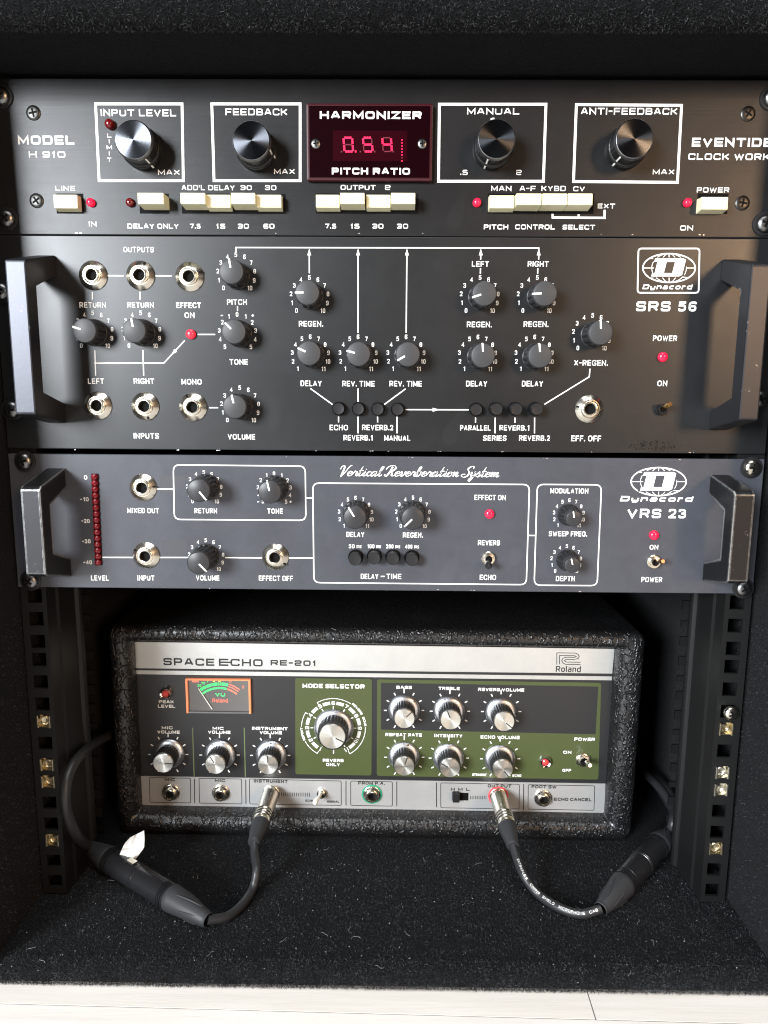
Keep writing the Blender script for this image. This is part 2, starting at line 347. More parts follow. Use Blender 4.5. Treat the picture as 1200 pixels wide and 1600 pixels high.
SCRIPT = {
 'e': (.38, [[0,.2,.26,.3,.3,.44,.18,.5,.05,.34,.06,.1,.18,0,.40,.16]]), 'r': (.40, [[0,.16,.12,.53,.2,.43,.31,.45,.28,.13,.36,0,.44,.14]]),
 't': (.34, [[0,.16,.18,.55,.2,.95,.13,.5,.1,.14,.18,0,.36,.16],[.02,.56,.34,.58]]), 'i': (.30, [[0,.16,.12,.5,.1,.12,.18,0,.32,.16],[.14,.70,.17,.74]]),
 'c': (.36, [[.3,.38,.22,.5,.06,.36,.06,.1,.18,0,.38,.16]]), 'a': (.50, [[.30,.42,.18,.5,.03,.3,.05,.04,.16,.01,.28,.3,.33,.5,.30,.1,.38,0,.52,.16]]),
 'l': (.30, [[0,.16,.22,.80,.2,1.02,.1,.85,.09,.15,.18,0,.32,.16]]), 'v': (.42, [[0,.4,.08,.5,.13,.1,.2,0,.32,.25,.33,.5,.44,.43]]),
 'b': (.42, [[0,.16,.2,.82,.17,1.02,.08,.85,.07,.1,.18,0,.31,.2,.28,.48,.44,.43]]), 'o': (.40, [[.15,.5,.02,.3,.06,.03,.18,0,.3,.2,.26,.45,.15,.5,.22,.38,.42,.43]]),
 'n': (.46, [[0,.36,.07,.5,.08,.02],[.08,.1,.22,.46,.30,.45,.28,.12,.36,0,.48,.16]]), 's': (.36, [[0,.16,.17,.54,.2,.40,.29,.16,.18,0,.04,.08],[.2,0,.38,.16]]),
 'y': (.44, [[0,.4,.08,.5,.1,.15,.2,.04,.32,.4,.34,.5,.28,0,.16,-.42,.04,-.36,.14,-.1,.46,.16]]), 'm': (.68, [[0,.36,.07,.5,.08,.02],[.08,.1,.2,.46,.28,.44,.27,.02],[.27,.1,.42,.46,.5,.45,.48,.12,.56,0,.68,.16]]),
 'V': (.55, [[-.12,.70,-.06,1.0,.12,1.05,.16,.6,.16,0,.36,.5,.5,1.0,.66,1.10]]), 'R': (.66, [[.28,1.0,.22,.45,.08,.02,-.08,.06,-.04,.2],[-.14,.72,.02,1.05,.4,1.1,.54,.85,.40,.56,.2,.5,.38,.42,.46,.06,.62,.06,.7,.2]]),
 'S': (.52, [[.58,.86,.56,1.08,.36,1.08,.2,.8,.38,.5,.38,.14,.16,-.04,-.08,.06,-.04,.26,.16,.28]]), ' ': (.30, []),
}
def fillet(p, r, closed):
    n = len(p); out = []
    for i in range(n):
        if not closed and i in (0, n - 1): out.append(p[i]); continue
        a, b, c = p[i - 1], p[i], p[(i + 1) % n]
        u = (a - b); v = (c - b); lu, lv = u.length, v.length
        k = min(r, lu * .48, lv * .48)
        if k < 1e-4: out.append(b); continue
        p0 = b + u * (k / lu); p1 = b + v * (k / lv)
        for q in range(5):
            t = q / 4; out.append(p0 * (1 - t) ** 2 + b * (2 * t * (1 - t)) + p1 * t * t)
    return out
def smoothpath(p, k=5):
    out = []
    for i in range(len(p) - 1):
        a, b, c, d = p[max(i - 1, 0)], p[i], p[i + 1], p[min(i + 2, len(p) - 1)]
        for q in range(k):
            t = q / k; out.append(.5 * ((2 * b) + (c - a) * t + (2 * a - 5 * b + 4 * c - d) * t * t + (3 * b - a - 3 * c + d) * t ** 3))
    return out + [p[-1]]
class Print:                                     # flat printing on a surface; place(u, v, lift) -> point
    def __init__(s, Y=0.0, lift=.12): s.mb = MB(); s.Y = Y; s.lift = lift; s.k = 0
    def ribbon(s, pts, hw, closed=False, f=None, ends=True):
        n = len(pts); s.k += 1; lf = s.lift + .004 * (s.k % 9)
        vs = []
        for i in range(n):
            if closed: a, c = pts[i - 1], pts[(i + 1) % n]
            else: a, c = pts[max(i - 1, 0)], pts[min(i + 1, n - 1)]
            d1 = (pts[i] - a); d2 = (c - pts[i])
            if d1.length < 1e-6: d1 = d2
            if d2.length < 1e-6: d2 = d1
            d1.normalize(); d2.normalize(); t = d1 + d2
            t = t.normalized() if t.length > 1e-3 else d1
            nn = Vector((-t.y, t.x)); m = max(.45, abs(nn.dot(Vector((-d1.y, d1.x)))))
            h = hw(d1) if callable(hw) else hw
            o = nn * (h / m)
            for q in (pts[i] + o, pts[i] - o): vs.append(f(q.x, q.y, lf) if f else (q.x, s.Y - lf, q.y))
        fs = [(2 * i, 2 * i + 1, 2 * ((i + 1) % n) + 1, 2 * ((i + 1) % n)) for i in range(n if closed else n - 1)]
        s.mb.add(vs, fs)
    def quad(s, a, b, c, d, f=None):
        s.k += 1; lf = s.lift + .004 * (s.k % 9)
        s.mb.add([f(q[0], q[1], lf) if f else (q[0], s.Y - lf, q[1]) for q in (a, b, c, d)], [(0, 1, 2, 3)])
    def poly(s, pts):
        s.k += 1; lf = s.lift + .004 * (s.k % 9)
        s.mb.add([(q[0], s.Y - lf, q[1]) for q in pts], [tuple(range(len(pts)))])
    def P(s, px, py): a = at(px, py, s.Y); return Vector((a.x, a.z))
    def line(s, pxs, wpx):                        # photo polyline
        p = [s.P(*q) for q in pxs]; s.ribbon(p, wpx * .5 * .41 * (1 + s.Y / 457))
    def frame(s, pxs, wpx, r=0):
        p = [s.P(*q) for q in pxs]
        s.ribbon(fillet(p, r, True) if r else p, wpx * .5 * .41 * (1 + s.Y / 457), True)
    def _xf(s, cx, cy, wpx, hpx, tilt):
        c = s.P(cx, cy); W = (s.P(cx + wpx / 2, cy) - s.P(cx - wpx / 2, cy)).x; H = (s.P(cx, cy - hpx / 2) - s.P(cx, cy + hpx / 2)).y
        return c, W, H
    def sq(s, txt, cx, cy, wpx, hpx, tf=.24, tilt=0., slant=0., rad=.24, vert=None, f=None, rot=None, WH=None, table=None, gap=.30):
        G = lambda ch: (table or SQ).get(ch) or SQ[ch]
        if WH: c, W, H = Vector((0, 0)), WH[0], WH[1]
        else: c, W, H = s._xf(cx, cy, wpx, hpx, tilt)
        t = H * tf
        adv = [G(ch)[0] for ch in txt]; tot = sum(adv) + gap * (len(txt) - 1)
        ugap = gap
        sc = (W - t * len([1 for ch in txt if ch != ' '])) / tot if tot > 0 else H - t
        if tot == 0: sc = H - t
        x = -W / 2; ct, st = math.cos(tilt), math.sin(tilt)
        for ch, a in zip(txt, adv):
            gw = a * sc; xs = x + t / 2; cur = None; strokes = []
            for e in G(ch)[1]:
                if isinstance(e, str): cur = [e]; strokes.append(cur)
                else: cur.append(e)
            for k in strokes:
                pts = [Vector((xs + k[i] * gw, -H / 2 + t / 2 + k[i + 1] * (H - t))) for i in range(1, len(k), 2)]
                if k[0] == 's':                       # square ends reach the outline
                    for e0, e1 in ((0, 1), (-1, -2)):
                        dd = pts[e0] - pts[e1]
                        if dd.length > 1e-5: pts[e0] = pts[e0] + dd.normalized() * (t * .5 if abs(dd.x) < 1e-4 or abs(dd.y) < 1e-4 or True else 0) * (1 if abs(dd.y) < 1e-4 or abs(dd.x) < 1e-4 else .0)
                else: pts = fillet(pts, rad * H, k[0] == 'c')
                out = []
                for q in pts:
                    qx = q.x + slant * q.y; qq = Vector((qx * ct - q.y * st, qx * st + q.y * ct)) + c
                    out.append(qq)
                s.ribbon(out, t / 2, k[0] == 'c', f)
            x += gw + (t if ch != ' ' else 0) + ugap * sc
    def sans(s, txt, cx, cy, wpx, hpx, bold=0, tilt=0., f=None, WH=None):
        tf = .215 if bold else (.150 if WH else .168)
        if WH and wpx is None: WH = (sum(SN.get(ch, SQ[ch] if ch in SQ else (0,))[0] for ch in txt) * WH[1] * .92 + WH[1] * (.19 * len(txt) + .12 * (len(txt) - 1)), WH[1])
        s.sq(txt, cx, cy, wpx, hpx, tf=tf, tilt=tilt, rad=.5, f=f, WH=WH, table=SN, gap=.19)
    def script(s, txt, x0px, x1px, ybase, ycap):
        a = s.P(x0px, ybase); b = s.P(x1px, ybase); H = (s.P(x0px, ycap) - a).y / 1.08; W = (b - a).x
        tot = sum(SCRIPT[ch][0] for ch in txt); k = W / tot; x = 0
        nib = lambda d: H * (.026 + .058 * abs(d.dot(Vector((.38, .925)))) ** 2 * (1 if d.y < 0 else .35))
        for ch in txt:
            for st in SCRIPT[ch][1]:
                pts = [Vector(((x + st[i]) * k + .42 * st[i + 1] * H, st[i + 1] * H)) for i in range(0, len(st), 2)]
                pts = smoothpath(pts) if len(pts) > 2 else pts
                s.ribbon([p + a for p in pts], nib)
            x += SCRIPT[ch][0]
    def dial(s, cx, cy, rpx, names, hpx, step=27., mid=None, ry=None):
        n = len(names); mid = (n - 1) / 2 if mid is None else mid
        c = s.P(cx, cy); rr = (s.P(cx + rpx, cy) - c).x; rz = rr * (ry or 1.0)
        for i, t in enumerate(names):
            if t == '': continue
            a = math.radians((i - mid) * step)
            H = hpx * .41
            o = Vector((c.x + rr * math.sin(a), c.y + rz * math.cos(a)))
            s.sans(t, 0, 0, None, 1, WH=(1, H), f=(lambda u, v, l, o=o: (o.x + u, s.Y - l, o.y + v)))
    def done(s, name, m, parent, **k): return build(name, s.mb, m, parent, **k)
# ================================================================== the setting
FZ = -227.0                                       # carpeted floor of the case
WZ = -240.0                                       # floorboards of the room
mb = MB()
a = atz(0, 1568, WZ); b = atz(1200, 1600.5, WZ); ang = math.atan2(b.y - a.y, b.x - a.x)
ca, sa = math.cos(ang), math.sin(ang); jn = atz(924, 1570, WZ)
PW = 138.0
for r in range(-11, 8):
    off = (r * 523) % 1260 if r != 0 else 0
    for k in range(-2, 3):
        u0 = (jn.x - a.x) * ca + (jn.y - a.y) * sa + off + (k - 1) * 1260; u1 = u0 + 1260
        g = .35
        P = [(u, v) for u, v in ((u0 + g, r * PW + g), (u1 - g, r * PW + g), (u1 - g, (r + 1) * PW - g), (u0 + g, (r + 1) * PW - g))]
        Q = [(a.x + u * ca - v * sa, a.y + u * sa + v * ca) for u, v in P]
        mb.prism([(x, y, WZ) for x, y in Q], [(x, y, WZ - 12) for x, y in Q])
floor = build('floor', mb, 'wood', org=(0, 0, WZ)); tag(floor, 'pale whitewashed wooden floorboards in front of the rack', None, None, 'structure')
sub = MB().box(-3500, 3500, -1650, 1250, WZ - 16, WZ - 12.2); so = build('subfloor', sub, 'hole', org=(0, 0, WZ - 14)); so['kind'] = 'structure'

# ------------------------------------------------------------------ rack case
case = thing('rack_case', (0, 0, WZ), 'black carpet-lined rack case with two steel rails, standing on pale floorboards', 'rack case')
XL, XR, ZT = -243.5, 247.0, 314.0
def slab_nose(x0, x1, yfront, yback, ztop, zbot, r, up=True, sub=.0):
    """carpeted board whose front edge is rounded; extruded along x"""
    prof = []
    for i in range(9):
        t = math.pi / 2 * i / 8
        prof.append((yfront + r - r * math.sin(t), (ztop - r + r * math.cos(t))))
    for i in range(5):
        t = math.pi / 2 * i / 4; q = 3
        prof.append((yfront + q - q * math.cos(t), zbot + q - q * math.sin(t)))
    prof += [(yback, zbot), (yback, ztop)]
    m_ = MB(); m_.prism([(x0, y, z) for y, z in prof], [(x1, y, z) for y, z in prof], True); return m_
build('floor_board', slab_nose(XL - 18, XR + 18, -62, 420, FZ, WZ + 1.2, 9), 'carpet', case)
def side(x0, x1):
    m_ = MB()
    pf = [(-66, FZ + .3), (-44, ZT + 40), (-40, ZT + 44), (420, ZT + 44), (420, FZ + .3)]
    m_.prism([(x0, y, z) for y, z in pf], [(x1, y, z) for y, z in pf])
    bm = bmesh.new(); vs = [bm.verts.new(v) for v in m_.v]; [bm.faces.new([vs[i] for i in f]) for f in m_.f]
    ed = [e for e in bm.edges if abs(e.verts[0].co.x - e.verts[1].co.x) < 1e-3 and min(v.co.y for v in e.verts) < -19 and max(v.co.y for v in e.verts) < -19]
    bmesh.ops.bevel(bm, geom=ed, offset=3.5, segments=4, affect='EDGES', profile=.5)
    r = MB(); r.bm(bm, True); return r
build('side_panel', side(XL - 18, XL), 'carpet', case)
build('side_panel', side(XR, XR + 18), 'carpet', case)
# top board: underside at ZT, rounded front
prof = []
for i in range(11):
    t = math.pi * i / 20; r = 14
    prof.append((-62 + r - r * math.sin(t), ZT + r - r * math.cos(t)))
prof += [(-62, ZT + 43.5), (420, ZT + 43.5), (420, ZT)]
m_ = MB(); m_.prism([(XL + .3, y, z) for y, z in prof], [(XR - .3, y, z) for y, z in prof], True)
build('top_board', m_, 'carpet', case)
build('back_panel', MB().box(XL + .2, XR - .2, 405, 418, FZ + .3, ZT - .3), 'carpet', case)

HZ = [-6.75]
for i in range(14): HZ.append(HZ[-1] - (12.7 if i % 3 == 2 else 15.875))
def rail(sx, hx, x0, x1):
    """steel rack rail; x0 is the wall side edge, x1 the inner edge of the front flange"""
    m_ = MB(); h = 4.75
    zb = FZ + 1.5; zs = sorted(HZ)
    y0, y1 = 3.2, 5.2
    lo, hi = min(x0, x1), max(x0, x1)
    m_.box(lo, hx - h, y0, y1, zb, ZT - 1); m_.box(hx + h, hi, y0, y1, zb, ZT - 1)
    z = zb
    for q in zs:
        m_.box(hx - h, hx + h, y0, y1, z, q - h); z = q + h
    m_.box(hx - h, hx + h, y0, y1, z, ZT - 1)
    return m_
def rail_side(sx, x1):
    m_ = MB(); zb = FZ + 1.0; zt = ZT - 1
    # folded side web running back from the front flange, then a rounded rib
    P = [(x1, 5.4), (x1, 16), (x1 - sx * 1.2, 18), (x1 - sx * 1.2, 42)]
    for i in range(9):
        t = math.pi * i / 8; P.append((x1 - sx * 1.2 - sx * 3.2 * math.sin(t), 46.5 - 4.5 * math.cos(t)))
    P += [(x1 - sx * .2 + sx * 4, 53), (x1 + sx * 8, 53)]
    Q = [(x + sx * 1.6, y) for x, y in P][::-1]
    loop = P + Q
    m_.prism([(x, y, zb) for x, y in loop], [(x, y, zt) for x, y in loop]); return m_
def rail_back(sx, x1):
    m_ = MB(); zb = FZ + 1.0; y0, y1 = 76, 78
    xi = x1 + sx * 3.0; xo = x1 + sx * 14; xc = xi + sx * 7
    b_ = lambda xa, xb, z0, z1: m_.box(min(xa, xb), max(xa, xb), y0, y1, z0, z1)
    b_(xc, xo, zb, ZT - 1)
    z = zb
    for q in sorted(HZ + [HZ[0] + 12.7, HZ[0] + 28.6]):
        if q - 4.2 > z: b_(xi, xc, z, q - 4.2)
        # bright cut edge of each notch
        for (dz0, dz1) in ((-4.2, 4.2),): pass
        z = q + 4.2
    b_(xi, xc, z, ZT - 1); return m_
for sx, hx, x0, x1 in ((-1, -232.3, -241.6, -224.6), (1, 233.2, 242.6, 225.4)):
    r = build('rack_rail', rail(sx, hx, x0, x1), 'steelrail', case)
    build('rail_web', rail_side(sx, x1), 'steelrail', r); build('rear_flange', rail_back(sx, x1), 'steelrail', r)
# carpet fibres: far too many to count
def pile(boxes, n):
    V = []; F = []; k = 0
    for (fn, cnt) in boxes:
        for i in range(int(cnt * n)):
            p, nn = fn(); L_ = random.uniform(.6, 2.3); w_ = random.uniform(.06, .14)
            d = Vector((random.gauss(0, .75), random.gauss(0, .75), random.gauss(0, .75))) + nn * .8; d.normalize()
            sd = d.cross(Vector((random.random(), random.random(), random.random())) - Vector((.5, .5, .5))).normalized() * w_
            mid = p + d * L_ * .55 + Vector((random.gauss(0, .12), random.gauss(0, .12), random.gauss(0, .12)))
            tip = p + d * L_ + nn * (-.25 * L_) + Vector((random.gauss(0, .25), random.gauss(0, .25), 0))
            V += [p - sd, p + sd, mid + sd * .8, mid - sd * .8, tip]
            F += [(k, k + 1, k + 2, k + 3), (k + 3, k + 2, k + 4)]; k += 5
    m_ = MB(); m_.v = [tuple(v) for v in V]; m_.f = F; m_.sm = [False] * len(F); return m_
U = random.uniform
def f_floor(): return Vector((U(XL, XR), U(-54, 40) if random.random() < .8 else U(40, 75), FZ)), Vector((0, 0, 1))
def f_nose():
    t = U(0, math.pi / 2); return Vector((U(XL - 5, XR + 5), -53 - 9 * math.sin(t), FZ - 9 + 9 * math.cos(t))), Vector((0, -math.sin(t), math.cos(t)))
def f_face(): return Vector((U(XL - 10, XR + 10), -62, U(WZ + 1, FZ - 9))), Vector((0, -1, -.1))
def f_left(): return Vector((XL, U(-45, 30), U(FZ, -20))), Vector((1, 0, 0))
def f_right(): return Vector((XR, U(-45, 30), U(FZ, -20))), Vector((-1, 0, 0))
def f_top():
    t = U(-.2, 1.9); return Vector((U(XL, XR), -48 - 14 * math.sin(max(t, 0)), ZT + 14 - 14 * math.cos(max(t, 0)))), Vector((0, -math.sin(max(t, 0)), -math.cos(t)))
pl = build('carpet_pile', pile([(f_floor, .50), (f_nose, .16), (f_face, .14), (f_left, .05), (f_right, .05), (f_top, .22)], 130000), 'pile', case, fix=False)
pl['kind'] = 'stuff'
# lint
m_ = MB()
for i in range(300):
    x, y = U(XL + 2, XR - 2), U(-66, 60)
    z = FZ + .9 if y > -53 else FZ - 9 + math.sqrt(max(0, 81 - (-53 - y) ** 2)) + .9 if y > -62 else None
    if z is None: continue
    if random.random() < .93:
        r = random.choice((.14, .18, .22, .34)); m_.tube([(x, y, z), (x + U(-.5, .5), y + U(-.5, .5), z + .2)], [r, r * .6], 5)
    else:
        p = [Vector((x, y, z))]; d = U(0, 6.28)
        for q in range(7):
            d += U(-.8, .8); p.append(p[-1] + Vector((math.cos(d) * .9, math.sin(d) * .9, U(-.05, .12))))
        m_.tube(p, .07, 4)
lint = build('lint', m_, 'lint', org=(0, 0, FZ)); tag(lint, 'pale specks of lint scattered over the black carpet', None, None, 'stuff')

# ================================================================== shared parts (built in local coordinates, facing -y)
def screw(name, parent, o, r, m, rot=.3, h=1.6, recess=True):
    p = [(r, 0), (r, h * .35), (r * .9, h * .72), (r * .62, h * .95), (r * .3, h)]
    s_ = build(name, MB().lathe(p, 28), m, parent, org=o, local=True)
    c, s = math.cos(rot), math.sin(rot); k = MB(); L_ = r * .58; w_ = r * .13
    for q in ((c, s), (-s, c)):
        d = Vector((q[0], 0, q[1])); e = Vector((-q[1], 0, q[0]))
        pts = [d * a_ + e * b_ for a_, b_ in ((-L_, -w_), (L_, -w_), (L_, w_), (-L_, w_))]
        k.prism([p_ + Vector((0, -h - .04 - (.02 if q[0] == c else 0), 0)) for p_ in pts], [p_ + Vector((0, -h * .4, 0)) for p_ in pts])
    build('cross_recess', k, 'hole', s_, org=o, local=True)
    return s_
def washer_screw(parent, px, py, m, Y=0, r=5.2, rot=.3):
    o = at(px, py, Y - 2); o.y = Y
    s_ = build('rack_screw', MB().lathe([(r, 0), (r, 2.0), (r * .86, 3.1), (r * .5, 3.8), (.01, 4.0)], 30, cap=False), m, parent, org=o, local=True)
    build('washer', MB().lathe([(r * 1.32, 0), (r * 1.32, .8), (r * 1.2, 1.0), (r * .9, 1.0)], 30, cap=False), 'blackplastic', s_, org=o, local=True)
    c, s = math.cos(rot), math.sin(rot); k = MB(); L_ = r * .52; w_ = r * .12
    for i, q in enumerate(((c, s), (-s, c))):
        d = Vector((q[0], 0, q[1])); e = Vector((-q[1], 0, q[0]))
        pts = [d * a_ + e * b_ for a_, b_ in ((-L_, -w_), (L_, -w_), (L_, w_), (-L_, w_))]
        k.prism([p_ + Vector((0, -4.05 - .03 * i, 0)) for p_ in pts], [p_ + Vector((0, -2, 0)) for p_ in pts])
    build('cross_recess', k, 'hole', s_, org=o, local=True)
    return s_
def lamp(parent, px, py, r, m, h=2.6, ring=None, name='indicator_lamp'):
    o = at(px, py, -h * .6); o.y = 0 if ring is None else ring
    p = [(r, 0), (r, h * .45)] + [(r * math.cos(t), h * .45 + h * .55 * math.sin(t)) for t in (.35, .7, 1.05, 1.35)]
    return build(name, MB().lathe(p, 24), m, parent, org=o, local=True)
PROTO = {}
def knob(kind, parent, px, py, ang, Y=0.0, viacap=True, h=15.5):
    """px, py: where the middle of the cap shows"""
    o = at(px, py, Y - h); o.y = Y
    if kind not in PROTO: PROTO[kind] = KB[kind](parent, o, Y); k = PROTO[kind]
    else: k = copy_part(PROTO[kind], parent, o)
    k.rotation_euler = (0, math.radians(ang), 0); return k
def ptr(y0, y1, r0, r1, w_, c=0):
    return MB().box(-w_ / 2, w_ / 2, -y1, -y0, r0, r1)
def kb_dyna(parent, o, Y):
    b = build('knob', MB().lathe([(8.3, 0), (8.3, 1.0), (8.05, 1.2), (7.95, 1.25), (7.5, 12.0), (7.15, 12.6)], 96, flute=(3, 4, 12, .09)), 'blackplastic', parent, org=o, local=True)
    build('cap', MB().lathe([(7.25, 12.3), (7.2, 14.7), (6.9, 15.3), (6.3, 15.55)], 48), 'greycap', b, org=o, local=True)
    p = ptr(15.3, 15.68, 2.2, 6.7, 1.05); p.box(-.52, .52, -15.3, -12.6, 6.8, 7.36); build('pointer', p, 'white', b, org=o, local=True); return b
def kb_vrs(parent, o, Y):
    b = build('knob', MB().lathe([(8.6, 0), (8.6, 1.2), (8.3, 1.5), (8.2, 1.6), (7.5, 16.0), (7.2, 16.6)], 96, flute=(3, 4, 16, .10)), 'blackplastic', parent, org=o, local=True)
    build('cap', MB().lathe([(7.35, 16.2), (7.3, 18.6), (7.0, 19.2), (6.5, 19.5)], 48), 'blackcap', b, org=o, local=True)
    p = ptr(19.3, 19.65, .8, 6.6, .95); p.box(-.47, .47, -19.2, -17.0, 6.9, 7.45); build('pointer', p, 'white', b, org=o, local=True); return b
def kb_small(parent, o, Y):
    b = build('knob', MB().lathe([(7.0, 0), (7.0, .9), (6.8, 1.2), (6.7, 1.3), (5.6, 9.0), (5.1, 9.6)], 96, flute=(3, 4, 14, .10)), 'blackplastic', parent, org=o, local=True)
    build('cap', MB().lathe([(5.15, 9.2), (5.05, 14.2), (4.8, 14.8), (4.4, 15.0)], 40), 'blackcap', b, org=o, local=True)
    build('pointer', ptr(14.8, 15.15, .6, 4.5, .8), 'white', b, org=o, local=True); return b
def kb_pitch(parent, o, Y):
    b = build('knob', MB().lathe([(11.9, 0), (11.9, 5.4), (11.5, 6.0), (10.9, 6.4), (10.7, 15.2)], 96, flute=(3, 4, 30, .03)), 'blackgloss', parent, org=o, local=True)
    build('cap_rim', MB().lathe([(11.0, 14.9), (11.15, 15.6), (11.1, 16.4), (10.5, 17.4), (10.3, 17.5)], 64, cap=False), 'chrome' if False else 'spunrim', b, org=o, local=True)
    build('cap', MB().lathe([(10.35, 17.3), (10.3, 17.56)], 64), 'spundark', b, org=o, local=True)
    p = MB().box(-.5, .5, -5.3, -1.0, 11.6, 12.05); p.box(-.45, .45, -13.5, -6.6, 10.5, 11.05); build('pointer', p, 'white', b, org=o, local=True); return b
M['spunrim'] = mat('polished rim', (.20, .20, .21), .28, 1)
def kb_echo(parent, o, Y, s=1.0, big=False):
    rs, rb, rc, hs, hb, hc = (16.0, 12.3, 10.4, 3.0, 14.0, 15.6) if big else (12.6, 8.9, 8.0, 2.8, 14.6, 16.4)
    b = build('knob', MB().lathe([(rb, 1), (rb, hb * .8), (rb - .25, hb), (rc, hb + .2)], 96, flute=(0, 2, 24, .05)), 'blackplastic', parent, org=o, local=True)
    build('skirt', MB().lathe([(rs, 0), (rs, .9), (rs - .5, 1.5), (rb + 1.4, hs), (rb - .3, hs + .1)], 64, cap=False), 'alu', b, org=o, local=True)
    build('cap', MB().lathe([(rc, hb - .1), (rc, hc - .4), (rc - .35, hc)], 64), 'spunwarm', b, org=o, local=True)
    q = ptr(hc - .1, hc + .1, 1.8 if not big else 3.0, rc - .25, .85)
    ym = hs * .6 + .9
    q.add([(-.9, -2.3, rb + 1.9), (.9, -2.3, rb + 1.9), (0, -1.75, rs - .8), (-.9, -2.9, rb + 1.9), (.9, -2.9, rb + 1.9), (0, -2.35, rs - .8)], [(0, 1, 2), (5, 4, 3), (0, 3, 4, 1), (1, 4, 5, 2), (2, 5, 3, 0)])
    build('pointer', q, 'ink', b, org=o, local=True); return b
KB = {'dyna': kb_dyna, 'vrs': kb_vrs, 'small': kb_small, 'pitch': kb_pitch, 'echo': kb_echo, 'mode': lambda p, o, Y: kb_echo(p, o, Y, big=True)}
def jack(parent, px, py, Y=0, rot=0.0):
    o = at(px, py, Y - 1.5); o.y = Y
    if 'jack' not in PROTO:
        j = build('jack_socket', MB().lathe([(8.8, 0), (8.8, .6), (8.4, 1.0), (5.9, 2.7), (5.7, 2.2), (5.3, 2.2), (5.1, 3.3), (4.7, 3.6), (3.7, 3.6), (3.3, 3.2), (3.25, .25)], 56, cap=False), 'nickel', parent, org=o, local=True)
        k = MB().lathe([(3.3, .3), (.01, .28)], 24, cap=False); k.box(-.55, .55, -2.35, -.6, 6.9, 8.5)
        build('socket_hole', k, 'hole', j, org=o, local=True); PROTO['jack'] = j
    else: j = copy_part(PROTO['jack'], parent, o)
    j.rotation_euler = (0, math.radians(rot), 0); return j
def round_button(parent, px, py, r, h, Y=0):
    o = at(px, py, Y - h); o.y = Y; key = ('rb', r, h)
    if key not in PROTO:
        b = build('push_button', MB().lathe([(r * .9, 0), (r * .9, h * .7), (r * .88, h - .5), (r * .8, h - .1), (r * .5, h - .25)], 32), 'blackplastic', parent, org=o, local=True)
        build('collar', MB().lathe([(r * 1.08, 0), (r * 1.08, 1.2), (r * 1.0, 1.6), (r * .93, 1.4)], 32, cap=False), 'blackgloss', b, org=o, local=True)
        PROTO[key] = b; return b
    return copy_part(PROTO[key], parent, o)
def toggle(parent, px, py, r, tip, m, Y=0, hx=False, bm='nickel', tr=(1.2, 1.9), ty=14.):
    o = at(px, py, Y - 2); o.y = Y
    n = 6 if hx else 28
    t = build('toggle_switch', MB().lathe([(r, 0), (r, 1.8), (r * .9, 2.2), (r * .72, 2.2)], n, smooth=not hx, cap=False).lathe([(r * .72, 1), (r * .72, 4.0), (r * .5, 4.2), (r * .45, 2.5)], 28, cap=False), bm, parent, org=o, local=True)
    build('bushing_hole', MB().lathe([(r * .5, 2.6), (.01, 2.5)], 20, cap=False), 'hole', t, org=o, local=True)
    q = at(tip[0], tip[1], Y - ty); d = q - o
    lv = MB().tube([d * .12, d * .5, d * .9, d * 1.0], [tr[0] * .9, tr[0], tr[1], tr[1] * .7], 14)
    build('lever', lv, m, t, org=o, local=True); return t
def front_panel(parent, x0, x1, z0, z1, m):
    return build('front_panel', MB().box(x0, x1, 0, 3.0, z0, z1, .5), m, parent)
def chassis(parent, z0, z1):
    return build('chassis', MB().box(-216, 216, 3.1, 280, z0, z1), 'blackplastic', parent)

